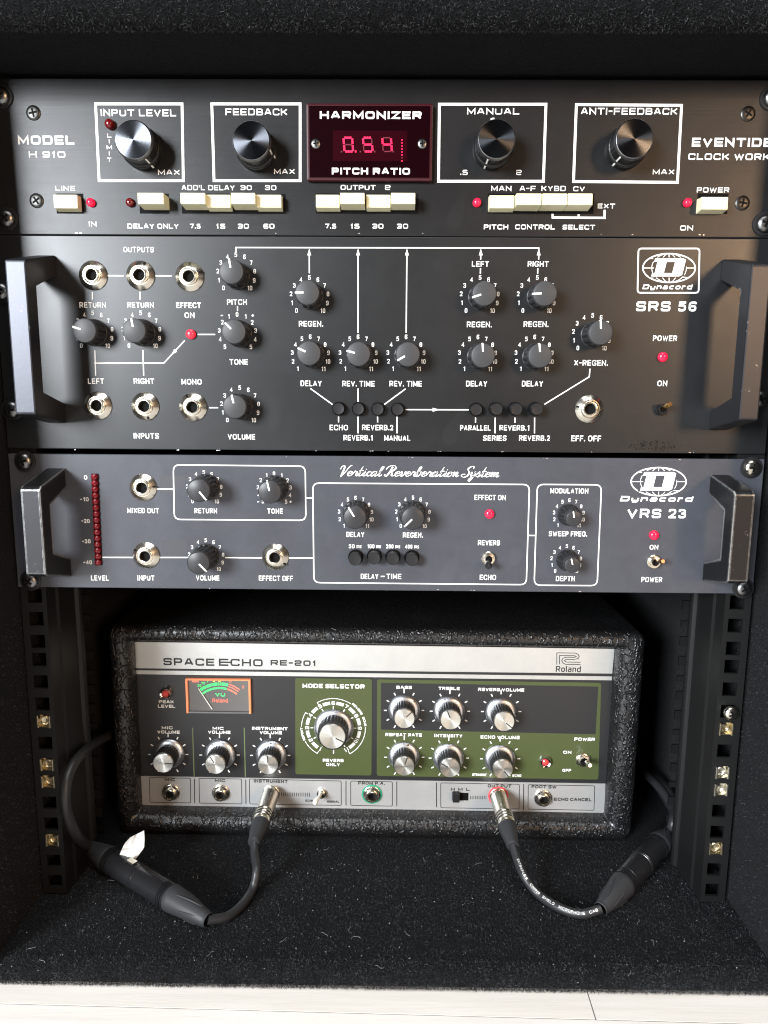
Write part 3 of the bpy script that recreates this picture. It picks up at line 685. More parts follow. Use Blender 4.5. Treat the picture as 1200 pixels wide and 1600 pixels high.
# ================================================================== pitch shifter (top)
pit = thing('pitch_effects_unit', (0, 0, 222.1), 'black brushed effects unit with a red digital display, topmost in the rack', 'effects unit', 'effects units screwed into the rack')
pp = front_panel(pit, -241.3, 241.3, 222.1, 310.4, 'brushed'); chassis(pit, 224, 308)
T = Print(0)
def box4(T, x0, y0, x1, y1, x2, y2, x3, y3, w_): T.frame([(x0, y0), (x1, y1), (x2, y2), (x3, y3)], w_)
box4(T, 149.5, 162.5, 284.5, 162.5, 286.5, 282.3, 155, 282.3, 3.8)
box4(T, 331, 162.5, 469, 162.5, 469, 282.3, 334.5, 282.3, 3.8)
box4(T, 686.5, 163, 853, 163, 849, 283.3, 685.2, 283.3, 3.8)
box4(T, 900.5, 163.5, 1064.8, 164.8, 1058.4, 285, 896, 283.7, 3.8)
for a_ in [("INPUT LEVEL", 216.2, 176.3, 117.5, 11), ("MODEL", 72, 219, 88, 14, .30), ("H 910", 73.7, 241.5, 57, 10, .27), ("MAX", 264, 269.3, 34, 8), ("LINE", 102, 294.4, 31, 7.6, .25), ("IN", 145, 350, 12, 7.6),
    ("DELAY ONLY", 239.2, 353.5, 80, 7.8), ("ADD'L DELAY", 325.3, 293.3, 83, 8), ("30", 384.7, 293.3, 17.5, 7.6), ("30", 423, 293.3, 17.5, 7.6), ("7.5", 305.3, 353.5, 16.5, 7.6), ("15", 345, 353.5, 14, 7.6), ("30", 380.3, 353.5, 17, 7.6), ("60", 420.3, 353.5, 17, 7.6),
    ("FEEDBACK", 400.7, 175, 97, 10.4), ("MAX", 444.5, 268, 32.5, 8), ("OUTPUT", 559.5, 293, 54.5, 7.6), ("2", 605.8, 293, 8.5, 7.6), ("7.5", 516.7, 353.5, 17, 7.6), ("15", 554.7, 353.5, 14, 7.6), ("30", 590.5, 353.5, 17, 7.6), ("30", 629, 353.5, 17, 7.6),
    ("MANUAL", 770.6, 174, 81.5, 10), (".5", 725, 269.5, 11.5, 8), ("2", 810.8, 269.5, 8.5, 8), ("MAN", 783.3, 294.5, 31.5, 8), ("A-F", 824.3, 294.5, 25, 8), ("KYBD", 865, 294.5, 38, 8), ("CV", 904.7, 295, 18, 7.6), ("EXT", 947.4, 322, 27, 7.6),
    ("PITCH", 775, 354.7, 38, 7.6), ("CONTROL", 835.9, 354.7, 62, 7.6), ("SELECT", 904.3, 355, 50.6, 7.4), ("ANTI-FEEDBACK", 983, 174, 151, 10.6), ("MAX", 1036.8, 268.7, 34, 8), ("EVENTIDE", 1143.8, 222.5, 125.5, 14, .30), ("CLOCK WORKS", 1145.7, 245, 141, 10.2, .27),
    ("POWER", 1114, 296.8, 50.5, 8.2), ("ON", 1072.7, 356.3, 20, 7.8)]:
    T.sq(*a_[:5], tf=(a_[5] * .80 if len(a_) > 5 else .195))
for ch, y in (('L', 212), ('I', 221), ('M', 230.3), ('I', 239.8), ('T', 249.5)): T.sq(ch, 171, y, 6.5 if ch in 'LT' else (8.5 if ch == 'M' else 1.6), 6.2, tf=.21)
T.line([(863, 331), (863.5, 340), (944.5, 340.5), (944.5, 328)], 3); T.line([(904, 338), (904, 335)], 3)
T.line([(766.5, 187), (769.5, 185.6), (772.5, 185.6)], 2.6)
T.done('lettering', 'print', pp)
for x, y, an in ((208, 218, 150), (392.3, 219.5, 111), (776, 217, 203), (991.5, 216.5, 216)): knob('pitch', pit, x, y, an, h=17.6)
# red display block
dm = MB(); o = at(579, 222, -4)
c0, c1 = at(478.3, 160.7, -4), at(676.7, 160.7, -4); c2 = at(577, 282.3, -4)
X0, X1, Z1, Z0 = c0.x, c1.x, c0.z, c2.z
disp = build('display_window', MB().box(X0, X1, -4, -.05, Z0, Z1, .9), 'redbezel', pit)
build('lens', MB().box(X0 + 1.6, X1 - 1.6, -4.25, -3.6, Z0 + 1.6, Z1 - 1.6, .15), 'redwindow', disp)
D = Print(-4.25, .10); D.sq("HARMONIZER", 579.2, 180, 159, 12, tf=.26); D.sq("PITCH RATIO", 579.5, 267.5, 122, 10.4, tf=.26); D.done('lettering', 'print', disp)
g0, g1 = at(520, 204, -4.25), at(636, 252, -4.25)
build('display_glass', MB().box(g0.x, g1.x, -4.33, -4.0, g1.z, g0.z), 'redglass', disp)
on, off = Print(-4.33, .06), Print(-4.33, .05)
def digit(cx, cy, wpx, hpx, segs):
    q = lambda u, v: (cx + u * wpx / 2 + v * -.06 * wpx, cy - v * hpx / 2)
    S7 = {'a': ((-1, 1), (1, 1)), 'b': ((1, 1), (1, 0)), 'c': ((1, 0), (1, -1)), 'd': ((-1, -1), (1, -1)), 'e': ((-1, 0), (-1, -1)), 'f': ((-1, 1), (-1, 0)), 'g': ((-1, 0), (1, 0))}
    for k_, (p0, p1) in S7.items():
        tgt = on if k_ in segs else off
        A_, B_ = Vector(q(*p0)), Vector(q(*p1)); d = B_ - A_
        for s0, s1 in ((.10, .36), (.40, .62), (.66, .92)) if k_ in segs else ((.1, .9),):
            tgt.line([tuple(A_ + d * s0), tuple(A_ + d * s1)], 2.8 if k_ in segs else 1.5)
digit(544.2, 226, 13.5, 21.5, 'abcdef'); digit(574.6, 226, 13.5, 21.5, 'afgcd'); digit(604.8, 226, 13.5, 21.5, 'fgbc')
on.line([(554.6, 236.6), (556.8, 236.6)], 3.0)
for i in range(8): on.line([(628, 217.7 + i * 4.7), (628, 219.6 + i * 4.7)], 2.0) if i not in (6,) else off.line([(628, 217.7 + i * 4.7), (628, 219.4 + i * 4.7)], 2.)
for x in (533.5, 563, 585.5, 614.5): off.line([(x - 1, 237), (x + 1, 237)], 2)
on.done('lit_segments', 'seg', disp); off.done('unlit_segments', 'segoff', disp)
for x in (493.3, 660):
    o = at(x, 224, -5); o.y = -4.25; screw('display_screw', disp, o, 2.9, 'steel', rot=.15, h=1.0)
# push buttons
def keycap(px0, py0, px1, py1, h):
    c = at((px0 + px1) / 2, (py0 + py1) / 2, -h); a_, b_ = at(px0, py0, -h), at(px1, py1, -h); hw, hh = (b_.x - a_.x) / 2, (a_.z - b_.z) / 2
    o = Vector((c.x, 0, c.z)); bw, bh = hw + .15, hh + .9
    bm = bmesh.new()
    f = [bm.verts.new(v) for v in ((-hw, -h, -hh), (hw, -h, -hh), (hw, -h + .25, hh), (-hw, -h + .25, hh))]
    g = [bm.verts.new(v) for v in ((-bw, 0, -bh), (bw, 0, -bh), (bw, 0, bh - .5), (-bw, 0, bh - .5))]
    bm.faces.new(f); bm.faces.new(g[::-1])
    for i in range(4): bm.faces.new((f[i], g[i], g[(i + 1) % 4], f[(i + 1) % 4]))
    bmesh.ops.bevel(bm, geom=list(f[0].link_edges) + list(f[2].link_edges), offset=.28, segments=2, affect='EDGES')
    m_ = MB(); m_.bm(bm); build('push_button', m_, 'cream', pit, org=o, local=True)
KEYS = [[(83, 304, 121, 325, 6)], [(214.5, 301, 255.5, 318.5, 11)], [(281.5, 301, 320.5, 318.5, 11), (322.5, 304, 360, 324, 6.5), (360.5, 301, 398.5, 318.5, 11), (400.5, 304, 439.5, 324, 6.5)],
        [(493.5, 304, 530.5, 324, 6.5), (531.3, 301, 569.5, 318.5, 11), (572.5, 304, 610, 324, 6.5), (611, 301, 648.8, 318.5, 11)],
        [(765.5, 305, 803.5, 325, 6.5), (807.5, 302, 846, 320, 11), (848.3, 302, 886, 320, 11), (888, 302, 925.8, 320, 11)], [(1097.5, 307.5, 1137, 327, 7.5)]]
wl = MB()
for bank in KEYS:
    for k_ in bank: keycap(*k_)
    a_ = at(bank[0][0] + 1, 302, -5); b_ = at(bank[-1][2] + 1, 328, -5); cz = (at(bank[0][0], 303, -6).z + at(bank[0][0], 325, -6).z) / 2 + .2
    wl.box(a_.x - 1.0, b_.x + 1.6, -.14, -.02, cz - 5.9, cz + 5.6)
build('button_slot', wl, 'hole', pit)
for x, y, m_ in ((140.7, 315.7, 'redlit'), (745.5, 315.7, 'redlit'), (1075.4, 316, 'redlit'), (202.3, 315.7, 'reddark')): lamp(pit, x, y, 2.5, m_, 3.2)
lamp(pit, 170.3, 192.7, 2.9, 'reddark', 4.0)
for i, (x, y) in enumerate(((51.7, 176), (56.7, 313.3), (1169.3, 177.4), (1160.6, 317))):
    o = at(x, y, -.5); o.y = 0; s_ = screw('panel_screw', pit, o, 4.3, 'blackscrew', rot=.2 + i * .4, h=.9)
for i, (x, y) in enumerate(((0, 149), (9, 341), (1196, 349), (1208, 152))): washer_screw(pit, x, y, 'steel', rot=.2 + .5 * i)

# ================================================================== stereo reverb (middle)
srs = thing('stereo_reverb_unit', (0, 0, 91.4), 'tall matt black effects unit with round jacks and two smooth grab handles, second from top', 'effects unit', 'effects units screwed into the rack')
sp = front_panel(srs, -241.3, 241.3, 91.4, 221.7, 'black_panel'); chassis(srs, 94, 219)
T = Print(0); Ln = Print(0, .10)
for a_ in [("OUTPUTS", 216.6, 390, 47.5, 8.4), ("RETURN", 145, 476.6, 41.5, 8.6), ("RETURN", 219.7, 476.6, 41.5, 8.6), ("EFFECT", 294.7, 477, 38.5, 8.6), ("ON", 296.2, 492.5, 15.5, 8.6), ("PITCH", 370.3, 472, 31, 8.6), ("TONE", 373, 565.5, 28.5, 8.6),
    ("VOLUME", 377.3, 682.5, 42.5, 8.6), ("LEFT", 150, 595.5, 25, 8.6), ("RIGHT", 225, 595.5, 32, 8.6), ("MONO", 299.4, 596.5, 31.5, 8.6), ("INPUTS", 228.7, 681, 39.5, 8.6), ("REGEN.", 486, 506, 38, 8.8), ("DELAY", 486.2, 599, 33, 8.8), ("REV. TIME", 560, 599.5, 50.5, 8.6),
    ("REV. TIME", 633.7, 599.5, 50.5, 8.6), ("ECHO", 529.4, 668, 28.5, 8.4), ("REVERB.2", 590, 668, 48.5, 8.4), ("REVERB.1", 559.4, 684, 45.5, 8.4), ("MANUAL", 620.6, 684.5, 40.5, 8.4), ("LEFT", 750.6, 412.5, 26.5, 8.6), ("RIGHT", 840.8, 412.5, 32.5, 8.6),
    ("REGEN.", 749, 507, 39, 8.8), ("REGEN.", 837.6, 506.5, 39, 8.8), ("DELAY", 744.7, 599.5, 33, 8.8), ("DELAY", 832, 599.5, 33, 8.8), ("X-REGEN.", 923.4, 567, 53, 8.8), ("PARALLEL", 742.7, 668.5, 47.5, 8.4), ("REVERB.1", 803.6, 668.5, 46.5, 8.4), ("SERIES", 773, 684.5, 36.5, 8.4),
    ("REVERB.2", 835, 684.5, 48, 8.4), ("EFF. OFF", 915.7, 685, 46.5, 9), ("POWER", 1039, 528.5, 37.5, 8.8), ("ON", 1034.7, 599, 15.5, 8.8)]: T.sans(*a_)
T.sans("SRS 56", 1041, 478.7, 94, 15.5, bold=1)
T11 = [str(i) for i in range(11)]; T111 = [str(i) for i in range(1, 12)]
for x, y in ((146.6, 519), (221.2, 519), (369.3, 428.5), (375.3, 635.5), (483.7, 464), (749.3, 464), (838.3, 464), (924.5, 522.8)): T.dial(x, y, 29.2, T11, 6.6)
for x, y in ((485, 555.6), (559.5, 555.6), (634.2, 555.6), (746, 555.8), (834.3, 555.8)): T.dial(x, y, 28.6, T111, 6.6)
T.dial(371.2, 521, 28.8, ['5', '4', '3', '2', '1', '0', '1', '2', '3', '4', '5'], 6.6)
T.line([(345, 493), (348.5, 493)], 1.6); T.line([(393, 493), (397, 493)], 1.4); T.line([(395, 491), (395, 495)], 1.4)
W_ = 1.75
for p_ in [[(167.6, 430.7), (193, 430.9)], [(243, 430.9), (268, 431)], [(144.4, 456), (144.4, 468)], [(218.8, 456), (218.8, 468)], [(309, 522.6), (336.4, 522.6)], [(371.2, 478.5), (371.2, 486)], [(288.7, 532), (256, 567.4), (147.5, 567.4)],
    [(148.3, 547), (149.6, 587)], [(223.4, 547), (224.6, 587)], [(327, 637), (341, 637)], [(368.6, 394.5), (368.6, 386.8), (841.8, 387.6), (841.6, 405.5)], [(483.2, 392), (483.4, 427)], [(559.5, 392), (559.5, 520)], [(635.8, 392), (634.6, 520)], [(751.2, 392), (751, 405.5)],
    [(750.7, 419), (750.5, 428)], [(840.2, 419), (840, 428)], [(485, 607), (519.5, 632)], [(559.5, 607), (559.5, 628)], [(633.7, 607.5), (600.5, 632)], [(529, 651), (529, 660)], [(559.5, 651), (559.5, 677)], [(590, 651), (590, 660)], [(620.4, 651), (620.3, 677)],
    [(633.7, 640), (732.5, 640.3)], [(921.7, 576), (920.7, 588.7), (850.7, 631.7)], [(743, 652.5), (743, 660.5)], [(773.6, 652.5), (773.4, 677)], [(804.5, 652.5), (804.5, 660.5)], [(835.3, 652.5), (835.1, 677)]]: Ln.line(p_, W_)
def arrow(tip, d, l=9, w_=5.2):
    d = Vector(d).normalized(); n_ = Vector((-d.y, d.x)); t_ = Vector(tip)
    q = [t_, t_ - d * l + n_ * w_ / 2, t_ - d * l - n_ * w_ / 2]; Ln.poly([tuple(Ln.P(*v)) for v in q])
for x in (483.2, 559.5, 635.8, 751.2, 841.7): arrow((x, 388.5), (0, -1), 10.5, 6)
arrow((687, 640.2), (1, 0), 11, 6); arrow((267.5, 555), (-.68, .74), 10.5, 6)
# globe emblem
def emblem(Q, cx, cy, rx, ry, k=1.0, D=True):
    def ell(a_, b_, w_): Q.frame([(cx + a_ * math.cos(t * math.pi / 24), cy + b_ * math.sin(t * math.pi / 24)) for t in range(48)], w_)
    ell(rx, ry, 2.0); ell(rx * .66, ry, 1.0); ell(rx * .33, ry, 1.0)
    Q.line([(cx - rx, cy), (cx + rx, cy)], 1.2); Q.line([(cx, cy - ry), (cx, cy + ry)], 1.2)
    for s_ in (-1, 1): Q.line([(cx + rx * t, cy + s_ * ry * (.60 + .12 * (t * t))) for t in (-.78, -.4, 0, .4, .78)], 1.1)
def bigD(Q, cx, cy, w_, h_, solid=False):
    sl = -.26
    f = lambda u, v: Q.P(cx + u * w_ / 2 + (v * h_ / 2) * -sl, cy - v * h_ / 2)
    def pg(*p): Q.poly([tuple(f(*q)) for q in p])
    if solid: pg((-1.0, 1), (.80, 1), (.97, .86), (.97, -.86), (.80, -1), (-.97, -1), (-.97, -.6), (-.82, -.55), (-.82, .55), (-1.0, .6)); return
    pg((-1.0, 1), (.78, 1), (.95, .86), (.95, .62), (-.30 - .0, .62), (-1.0, .62))
    pg((-.80, .618), (-.22, .618), (-.22, -.618), (-.80, -.618)); pg((.30, .618), (.95, .618), (.95, -.618), (.30, -.618))
    pg((-.95, -.62), (.95, -.62), (.95, -.84), (.78, -1), (-.95, -1))
emblem(Ln, 1045.3, 418.8, 41, 22.5); kd = Print(0, .15); bigD(kd, 1044.8, 418, 56, 31.5, True); kd.done('emblem_ground', 'black_panel', sp); Ln.frame([(997.5, 388.3), (1093, 388.3), (1091.5, 457.5), (996, 457.5)], 2.2, r=1.9)
shade = Print(0, .16); 
bd = Print(0, .20); bigD(bd, 1044.8, 418, 50, 28)
bd.done('emblem_letter', 'print', sp)
T.sq("Dynacord", 1043, 448.3, 77, 7.6, tf=.27, slant=.28)
T.done('lettering', 'print', sp); Ln.done('line_print', 'print', sp)
for x, y, r_ in ((144.4, 430, 190), (218.6, 430, 25), (295.5, 432, 70), (152, 633.6, 330), (226, 634.7, 165), (301, 636, 335), (921.3, 639, 280)): jack(srs, x, y, rot=r_)
for x, y, an in ((131.3, 516.3, -72), (208.9, 516.3, -10), (361.2, 424, -9), (365, 518, -45), (366.3, 635.5, -13), (480, 457, -90), (482.5, 551.8, -66), (560, 553, -75), (637.5, 553.6, -120), (757.3, 458.3, -108), (852, 458.3, -92), (755, 555.3, -5), (844.3, 555.5, -7), (939.2, 519.5, -5)): knob('dyna', srs, x, y, an, h=15.6)
for x, y, h_ in ((529, 638.7, 5), (560, 639, 5), (590.5, 639.5, 5), (621.5, 640, 5), (744.7, 640, 5), (776.5, 639.2, 9), (807.5, 639.2, 9), (839.8, 639.2, 9)): round_button(srs, x, y, 4.1, h_)
lamp(srs, 297.4, 521.9, 3.0, 'redsoft', 3.0); lamp(srs, 1036.6, 557.6, 2.9, 'redlit', 3.0)
toggle(srs, 1034, 640, 3.6, (1047.5, 631), 'orange', bm='blackgloss', ty=11, tr=(1.2, 1.7))
def handle(parent, x0, x1, zt, zt1, zb1, zb, h, a_, b_, c_, m_):
    L_ = [(zt, 0), (zt1, -h + c_), (zt1 - c_ * .9, -h), (zb1 + c_ * .9, -h), (zb1, -h + c_), (zb, 0), (zb + a_, 0), (zb1 + a_, -h + b_), (zt1 - a_, -h + b_), (zt - a_, 0)]
    bm = bmesh.new(); A_ = [bm.verts.new((x0, y, z)) for z, y in L_]; B_ = [bm.verts.new((x1, y, z)) for z, y in L_]
    n = len(L_); bm.faces.new(A_); bm.faces.new(B_[::-1])
    for i in range(n): bm.faces.new((A_[i], B_[i], B_[(i + 1) % n], A_[(i + 1) % n]))
    bmesh.ops.bevel(bm, geom=list(bm.edges), offset=.9, segments=2, affect='EDGES', profile=.6)
    q = MB(); q.bm(bm); return build('handle', q, m_, parent)
hl0, hl1 = at(15.5, 525, -38).x, at(47.5, 525, -38).x
zt, zb = at(90, 399, 0).z, at(98, 661, 0).z; zt1, zb1 = at(24, 404, -38).z, at(40, 649, -38).z
handle(srs, hl0, hl1, zt, zt1, zb1, zb, 38, 12.5, 10, 1.2, 'handle')
hr0, hr1 = at(1164.5, 535, -38).x, at(1195.5, 535, -38).x
zt, zb = at(1110, 405, 0).z, at(1108, 672, 0).z; zt1, zb1 = at(1185, 411, -38).z, at(1165, 658, -38).z
handle(srs, hr0, hr1, zt, zt1, zb1, zb, 38, 12.5, 10, 1.2, 'handle')
for i, (x, y) in enumerate(((0, 455), (17, 640), (1208, 460), (1188, 624))): washer_screw(srs, x, y, 'steel', rot=.5 + i)
# dry scuffs low on the panel
sc = Print(0, .09)
for i in range(130):
    x = random.choice((random.gauss(1000, 9), random.gauss(1034, 12))); y = random.gauss(697, 4.2); d = U(-2.6, -.2) ; l_ = U(.8, 3)
    if y > 705: continue
    sc.line([(x, y), (x + l_ * math.cos(d), y + l_ * math.sin(d))], U(.3, .9))
sc.done('scuff_marks', 'hole', sp)

# ================================================================== vertical reverb (lower)
vrs = thing('vertical_reverb_unit', (0, 0, 0), 'blue-grey reverb unit with a red lamp column and chipped handles, above the tape echo', 'effects unit', 'effects units screwed into the rack')
vp = front_panel(vrs, -241.3, 241.3, 0, 88.1, 'grey_panel'); chassis(vrs, 2.5, 85.5)
T = Print(0); Ln = Print(0, .10)
for a_ in [("LEVEL", 156, 903, 27.5, 8), ("MIXED OUT", 223.7, 797.7, 49.5, 8), ("RETURN", 321.5, 798, 35.5, 8), ("INPUT", 228, 903, 26.5, 8), ("VOLUME", 324.5, 903, 36.5, 8), ("TONE", 429.8, 798.5, 24, 8), ("EFFECT OFF", 431, 903.5, 53, 8), ("DELAY", 555.3, 835, 28, 8), ("REGEN.", 645.2, 836, 31.5, 8),
    ("DELAY", 577.5, 900.5, 27.5, 8), ("TIME", 615.5, 900.5, 23, 8), ("EFFECT ON", 765.7, 777.3, 49, 8), ("REVERB", 764, 848, 34.5, 8), ("ECHO", 762.3, 902, 25.5, 8), ("MODULATION", 889.5, 767, 59.5, 8), ("SWEEP FREQ.", 887.5, 834, 60, 8), ("DEPTH", 883.3, 904, 29.5, 8), ("ON", 1021.7, 855, 13.5, 7.4), ("POWER", 1018.3, 905.5, 32.5, 8),
    ("0", 134, 746, 5, 6.4), ("-10", 131.7, 780, 13.5, 6.2), ("-20", 133.7, 814, 13, 6.2), ("-30", 135, 845.7, 13, 6.2), ("-40", 137, 878.5, 13.5, 6.2), ("50", 549.5, 853.5, 9, 6.2), ("ms", 561, 854.1, 7.5, 4.7), ("100", 579.5, 853.5, 11, 6.2), ("ms", 591.5, 854.1, 7.5, 4.7), ("200", 609, 853.7, 11.5, 6.2), ("ms", 621.5, 854.3, 7.5, 4.7), ("400", 638.5, 854, 11.5, 6.2), ("ms", 651, 854.6, 7.5, 4.7)]: T.sans(*a_)
T.line([(595, 900.5), (601, 900.5)], 1.8)
T.sans("VRS 23", 1025.8, 802.3, 92, 14.5, bold=1)
T.script("Vertical Reverberation System", 530, 779, 743.5, 727.5)
T.sq("Dynacord", 1026, 779.5, 113, 8.4, tf=.30, slant=.30)
for x, y in ((319.3, 764.5), (322.3, 870.5)): T.dial(x, y, 26.8, T11, 6.2)
T.dial(645, 803.5, 26.3, T11, 6.2); T.dial(555.5, 803.5, 26, T111, 6.2)
T.dial(428.6, 765.5, 25.8, ['5', '4', '3', '2', '1', '0', '1', '2', '3', '4', '5'], 6.2); T.line([(402, 784), (405, 784)], 1.4); T.line([(452.3, 784), (455.8, 784)], 1.3); T.line([(454, 782.2), (454, 785.8)], 1.3)
T.dial(888.5, 804.5, 23.3, T111, 6.0); T.dial(884.5, 876, 23.3, T11, 6.0)
for p_ in [[(245, 764.2), (270.6, 764.3)], [(158, 870.8), (208, 871)], [(247, 871), (296, 871)], [(352, 871.2), (411, 871.6)], [(449, 871.8), (489.5, 872)], [(478, 778), (489, 778.2)], [(826, 836.5), (836.5, 836.7)]]: Ln.line(p_, 1.9)
Ln.frame([(270.8, 726.3), (477, 728.3), (478, 813), (272.5, 811.6)], 1.9, r=4); Ln.frame([(488.8, 754.8), (827.3, 757), (822.3, 913.5), (490.5, 910.3)], 1.9, r=4); Ln.frame([(839.5, 756.8), (939.8, 757.5), (933, 915), (834.6, 914.3)], 1.9, r=4)
emblem(Ln, 1029, 752.5, 43, 22); kd = Print(0, .15); bigD(kd, 1028.5, 752, 58, 32.5, True); kd.done('emblem_ground', 'grey_panel', vp)
bd = Print(0, .20); bigD(bd, 1028.5, 752, 52, 29); bd.done('emblem_letter', 'print', vp)
T.done('lettering', 'print', vp); Ln.done('line_print', 'print', vp)
tp = MB()
for x0, y0, x1, y1 in ((249, 743, 291, 772), (252, 844, 294, 867)):
    a_, b_ = at(x0, y0), at(x1, y1); tp.box(a_.x, b_.x, -.07, -.01, b_.z, a_.z)
build('tape_patches', tp, 'tape', vp)
for x, y, r_ in ((222.7, 762, 85), (227.7, 868.5, 300), (429.8, 870.6, 125)): jack(vrs, x, y, rot=r_)
for x, y, an in ((310, 766.6, 142), (309.6, 880, 137), (421.2, 769, -12), (554.4, 809, -32), (645.2, 810.2, -135)): knob('vrs', vrs, x, y, an, h=19.5)
for x, y, an in ((897.2, 810.3, -10), (895, 883.6, -15)): knob('small', vrs, x, y, an, h=15)
for x, y in ((554.8, 874.4), (584.5, 872.8), (614, 873.8), (644, 875.2)): round_button(vrs, x, y, 4.6, 8.5)
lamp(vrs, 765.2, 803.5, 3.0, 'redlit', 3.0); lamp(vrs, 1022.7, 836.7, 3.0, 'redlit', 3.0)
toggle(vrs, 763.3, 873, 4.6, (763.8, 886), 'blackplastic', ty=12, tr=(1.5, 2.3)); toggle(vrs, 1022.5, 878, 4.6, (1036, 877), 'bronze', ty=12, tr=(1.1, 1.7))
lm0, lm1 = at(148.3, 740), at(154.6, 883)
def meter():
    q = MB(); hw = 2.4
    q.prism([(lm0.x - hw, -.2, lm0.z), (lm0.x + hw, -.2, lm0.z), (lm1.x + hw, -.2, lm1.z), (lm1.x - hw, -.2, lm1.z)], [(lm0.x - hw, -.02, lm0.z), (lm0.x + hw, -.02, lm0.z), (lm1.x + hw, -.02, lm1.z), (lm1.x - hw, -.02, lm1.z)])
    return build('level_meter', q, 'hole', vrs)
lmo = meter(); pr = None; NL = 15
for i in range(NL):
    t = (i + .5) / NL; o = lm0.lerp(lm1, t); o.y = -.2
    if pr is None:
        pr = build('lamp_lens', MB().lathe([(2.15, 0), (2.1, 1.4), (1.7, 2.2), (1.0, 2.7), (.4, 2.9)], 10, smooth=False), 'redlens', lmo, org=o, local=True)
    else: copy_part(pr, lmo, o)
hl0, hl1 = at(36, 830, -35).x, at(67, 830, -35).x
handle(vrs, hl0, hl1, at(106, 731, 0).z, at(47, 760, -35).z, at(55, 902, -35).z, at(115, 901, 0).z, 35, 12.5, 11, 2.2, 'handleworn')
hr0, hr1 = at(1142.5, 840, -35).x, at(1174.5, 840, -35).x
handle(vrs, hr0, hr1, at(1106, 741, 0).z, at(1164, 768, -35).z, at(1152, 913, -35).z, at(1098, 908, 0).z, 35, 12.5, 11, 2.2, 'handleworn')
for i, (x, y, m_) in enumerate(((37, 721, 'steel'), (46, 908, 'steel'), (1176, 731, 'brightscrew'), (1163, 920, 'steel'))): washer_screw(vrs, x, y, m_, rot=.3 + .6 * i)

def chips(pts, panel, n, seed):
    q = Print(0, .05); rd = random.Random(seed)
    for x, y in pts:
        for i in range(rd.randint(1, 3)):
            u = x + rd.uniform(-4, 4); q.line([(u, y + rd.uniform(-.4, .4)), (u + rd.uniform(.8, 3.2), y + rd.uniform(-.4, .4))], rd.uniform(.6, 1.3))
    q.done('edge_wear_print', 'alu', panel)
chips([(430, 364.6), (560, 364.8), (659, 365), (935, 366), (985, 366.5), (1095, 366.8), (120, 364.2)], pp, 3, 1)
chips([(120, 702.5), (277, 703), (338, 703.5), (497, 704.3), (578, 704.6), (606, 704.8), (684, 705.2), (785, 705.5), (922, 706.3), (1080, 707)], sp, 3, 2)
chips([(682, 921.3), (739, 922), (330, 919.4), (905, 924)], vp, 3, 3); chips([(448, 714), (640, 714.8), (850, 716), (1060, 718)], vp, 3, 4)
# ================================================================== tape echo
YP = 88.0
ech = thing('tape_echo', (-7, 72, FZ), 'leathercloth-covered tape echo box with olive green panels and chrome knobs, standing on the case floor', 'tape echo')
RT = -.0052
def rotp(x, z): dx, dz = x + 7, z + 138; return (-7 + dx * math.cos(RT) - dz * math.sin(RT), -138 + dx * math.sin(RT) + dz * math.cos(RT))
def rrect(x0, x1, z0, z1, r, n=6):
    o = []
    for cx, cz, a0 in ((x1 - r, z1 - r, 0), (x0 + r, z1 - r, 90), (x0 + r, z0 + r, 180), (x1 - r, z0 + r, 270)):
        for i in range(n + 1):
            t = math.radians(a0 + 90 * i / n); o.append(rotp(cx + r * math.cos(t), cz + r * math.sin(t)))
    return o
OUT = (-215.0, 201.5, -226.6, -51.0); INN = (-198.6, 181.8, -209.6, -65.0)
lp = []
for t, y, r in ((1., 100, 1.), (1., 81, 1.5), (.93, 76.5, 2), (.78, 73.6, 3), (.55, 72.2, 5), (.30, 72.8, 6), (.12, 74.6, 7), (.03, 77, 8), (0., 80, 8), (0., 120, 8), (0., 200, 8), (0., 352, 8), (.1, 358, 8), (.5, 360, 6)):
    q = [OUT[i] + (INN[i] - OUT[i]) * t for i in range(4)]; lp.append([(x, y, z) for x, z in rrect(q[0], q[1], q[2], q[3], r)])
m_ = MB(); n = len(lp[0])
fs = [(k * n + i, k * n + (i + 1) % n, (k + 1) * n + (i + 1) % n, (k + 1) * n + i) for k in range(len(lp) - 1) for i in range(n)] + [tuple(range((len(lp) - 1) * n, len(lp) * n))]
m_.add([v for l_ in lp for v in l_], fs, True)
cab = build('cabinet', m_, 'leather', ech)
# overlapped seams of the covering on both sides of the front
for x0, x1, z in ((-215.5, -199.5, -101.5), (182.6, 202.0, -101.0)):
    q = MB(); pts = []
    for i in range(13):
        t = i / 12; x = x0 + (x1 - x0) * t; y = 72.2 - .25 + 8.5 * abs(2 * t - 1) ** 3.2
        pts.append((x, y, z + .6 * math.sin(5 * t)))
    q.tube(pts, .55, 6); build('covering_seam', q, 'leather', cab)
q = MB()
q.lathe([(6, 0), (6, .8), (5, 1.4), (3.5, 1.8)], 24, o=(201.2, 86, -86), ax=(Vector((1, 0, 0)), Vector((0, 1, 0)), Vector((0, 0, 1)))); build('side_stud', q, 'chrome', ech)
for x in (-190, 175):
    for y in (95, 340): build('foot', MB().lathe([(8, 0), (8, 2.5)], 20, o=(x, y, FZ + .2), ax=(Vector((0, 0, 1)), Vector((1, 0, 0)), Vector((0, 1, 0)))), 'rubber', ech)
def pq(pxs, Y0, Y1, m_, name, parent):           # flat plate between two depths, outline from the front
    pts = [at(x, y, YP) for x, y in pxs]
    return build(name, MB().prism([(p.x, Y0, p.z) for p in pts], [(p.x, Y1, p.z) for p in pts]), m_, parent)
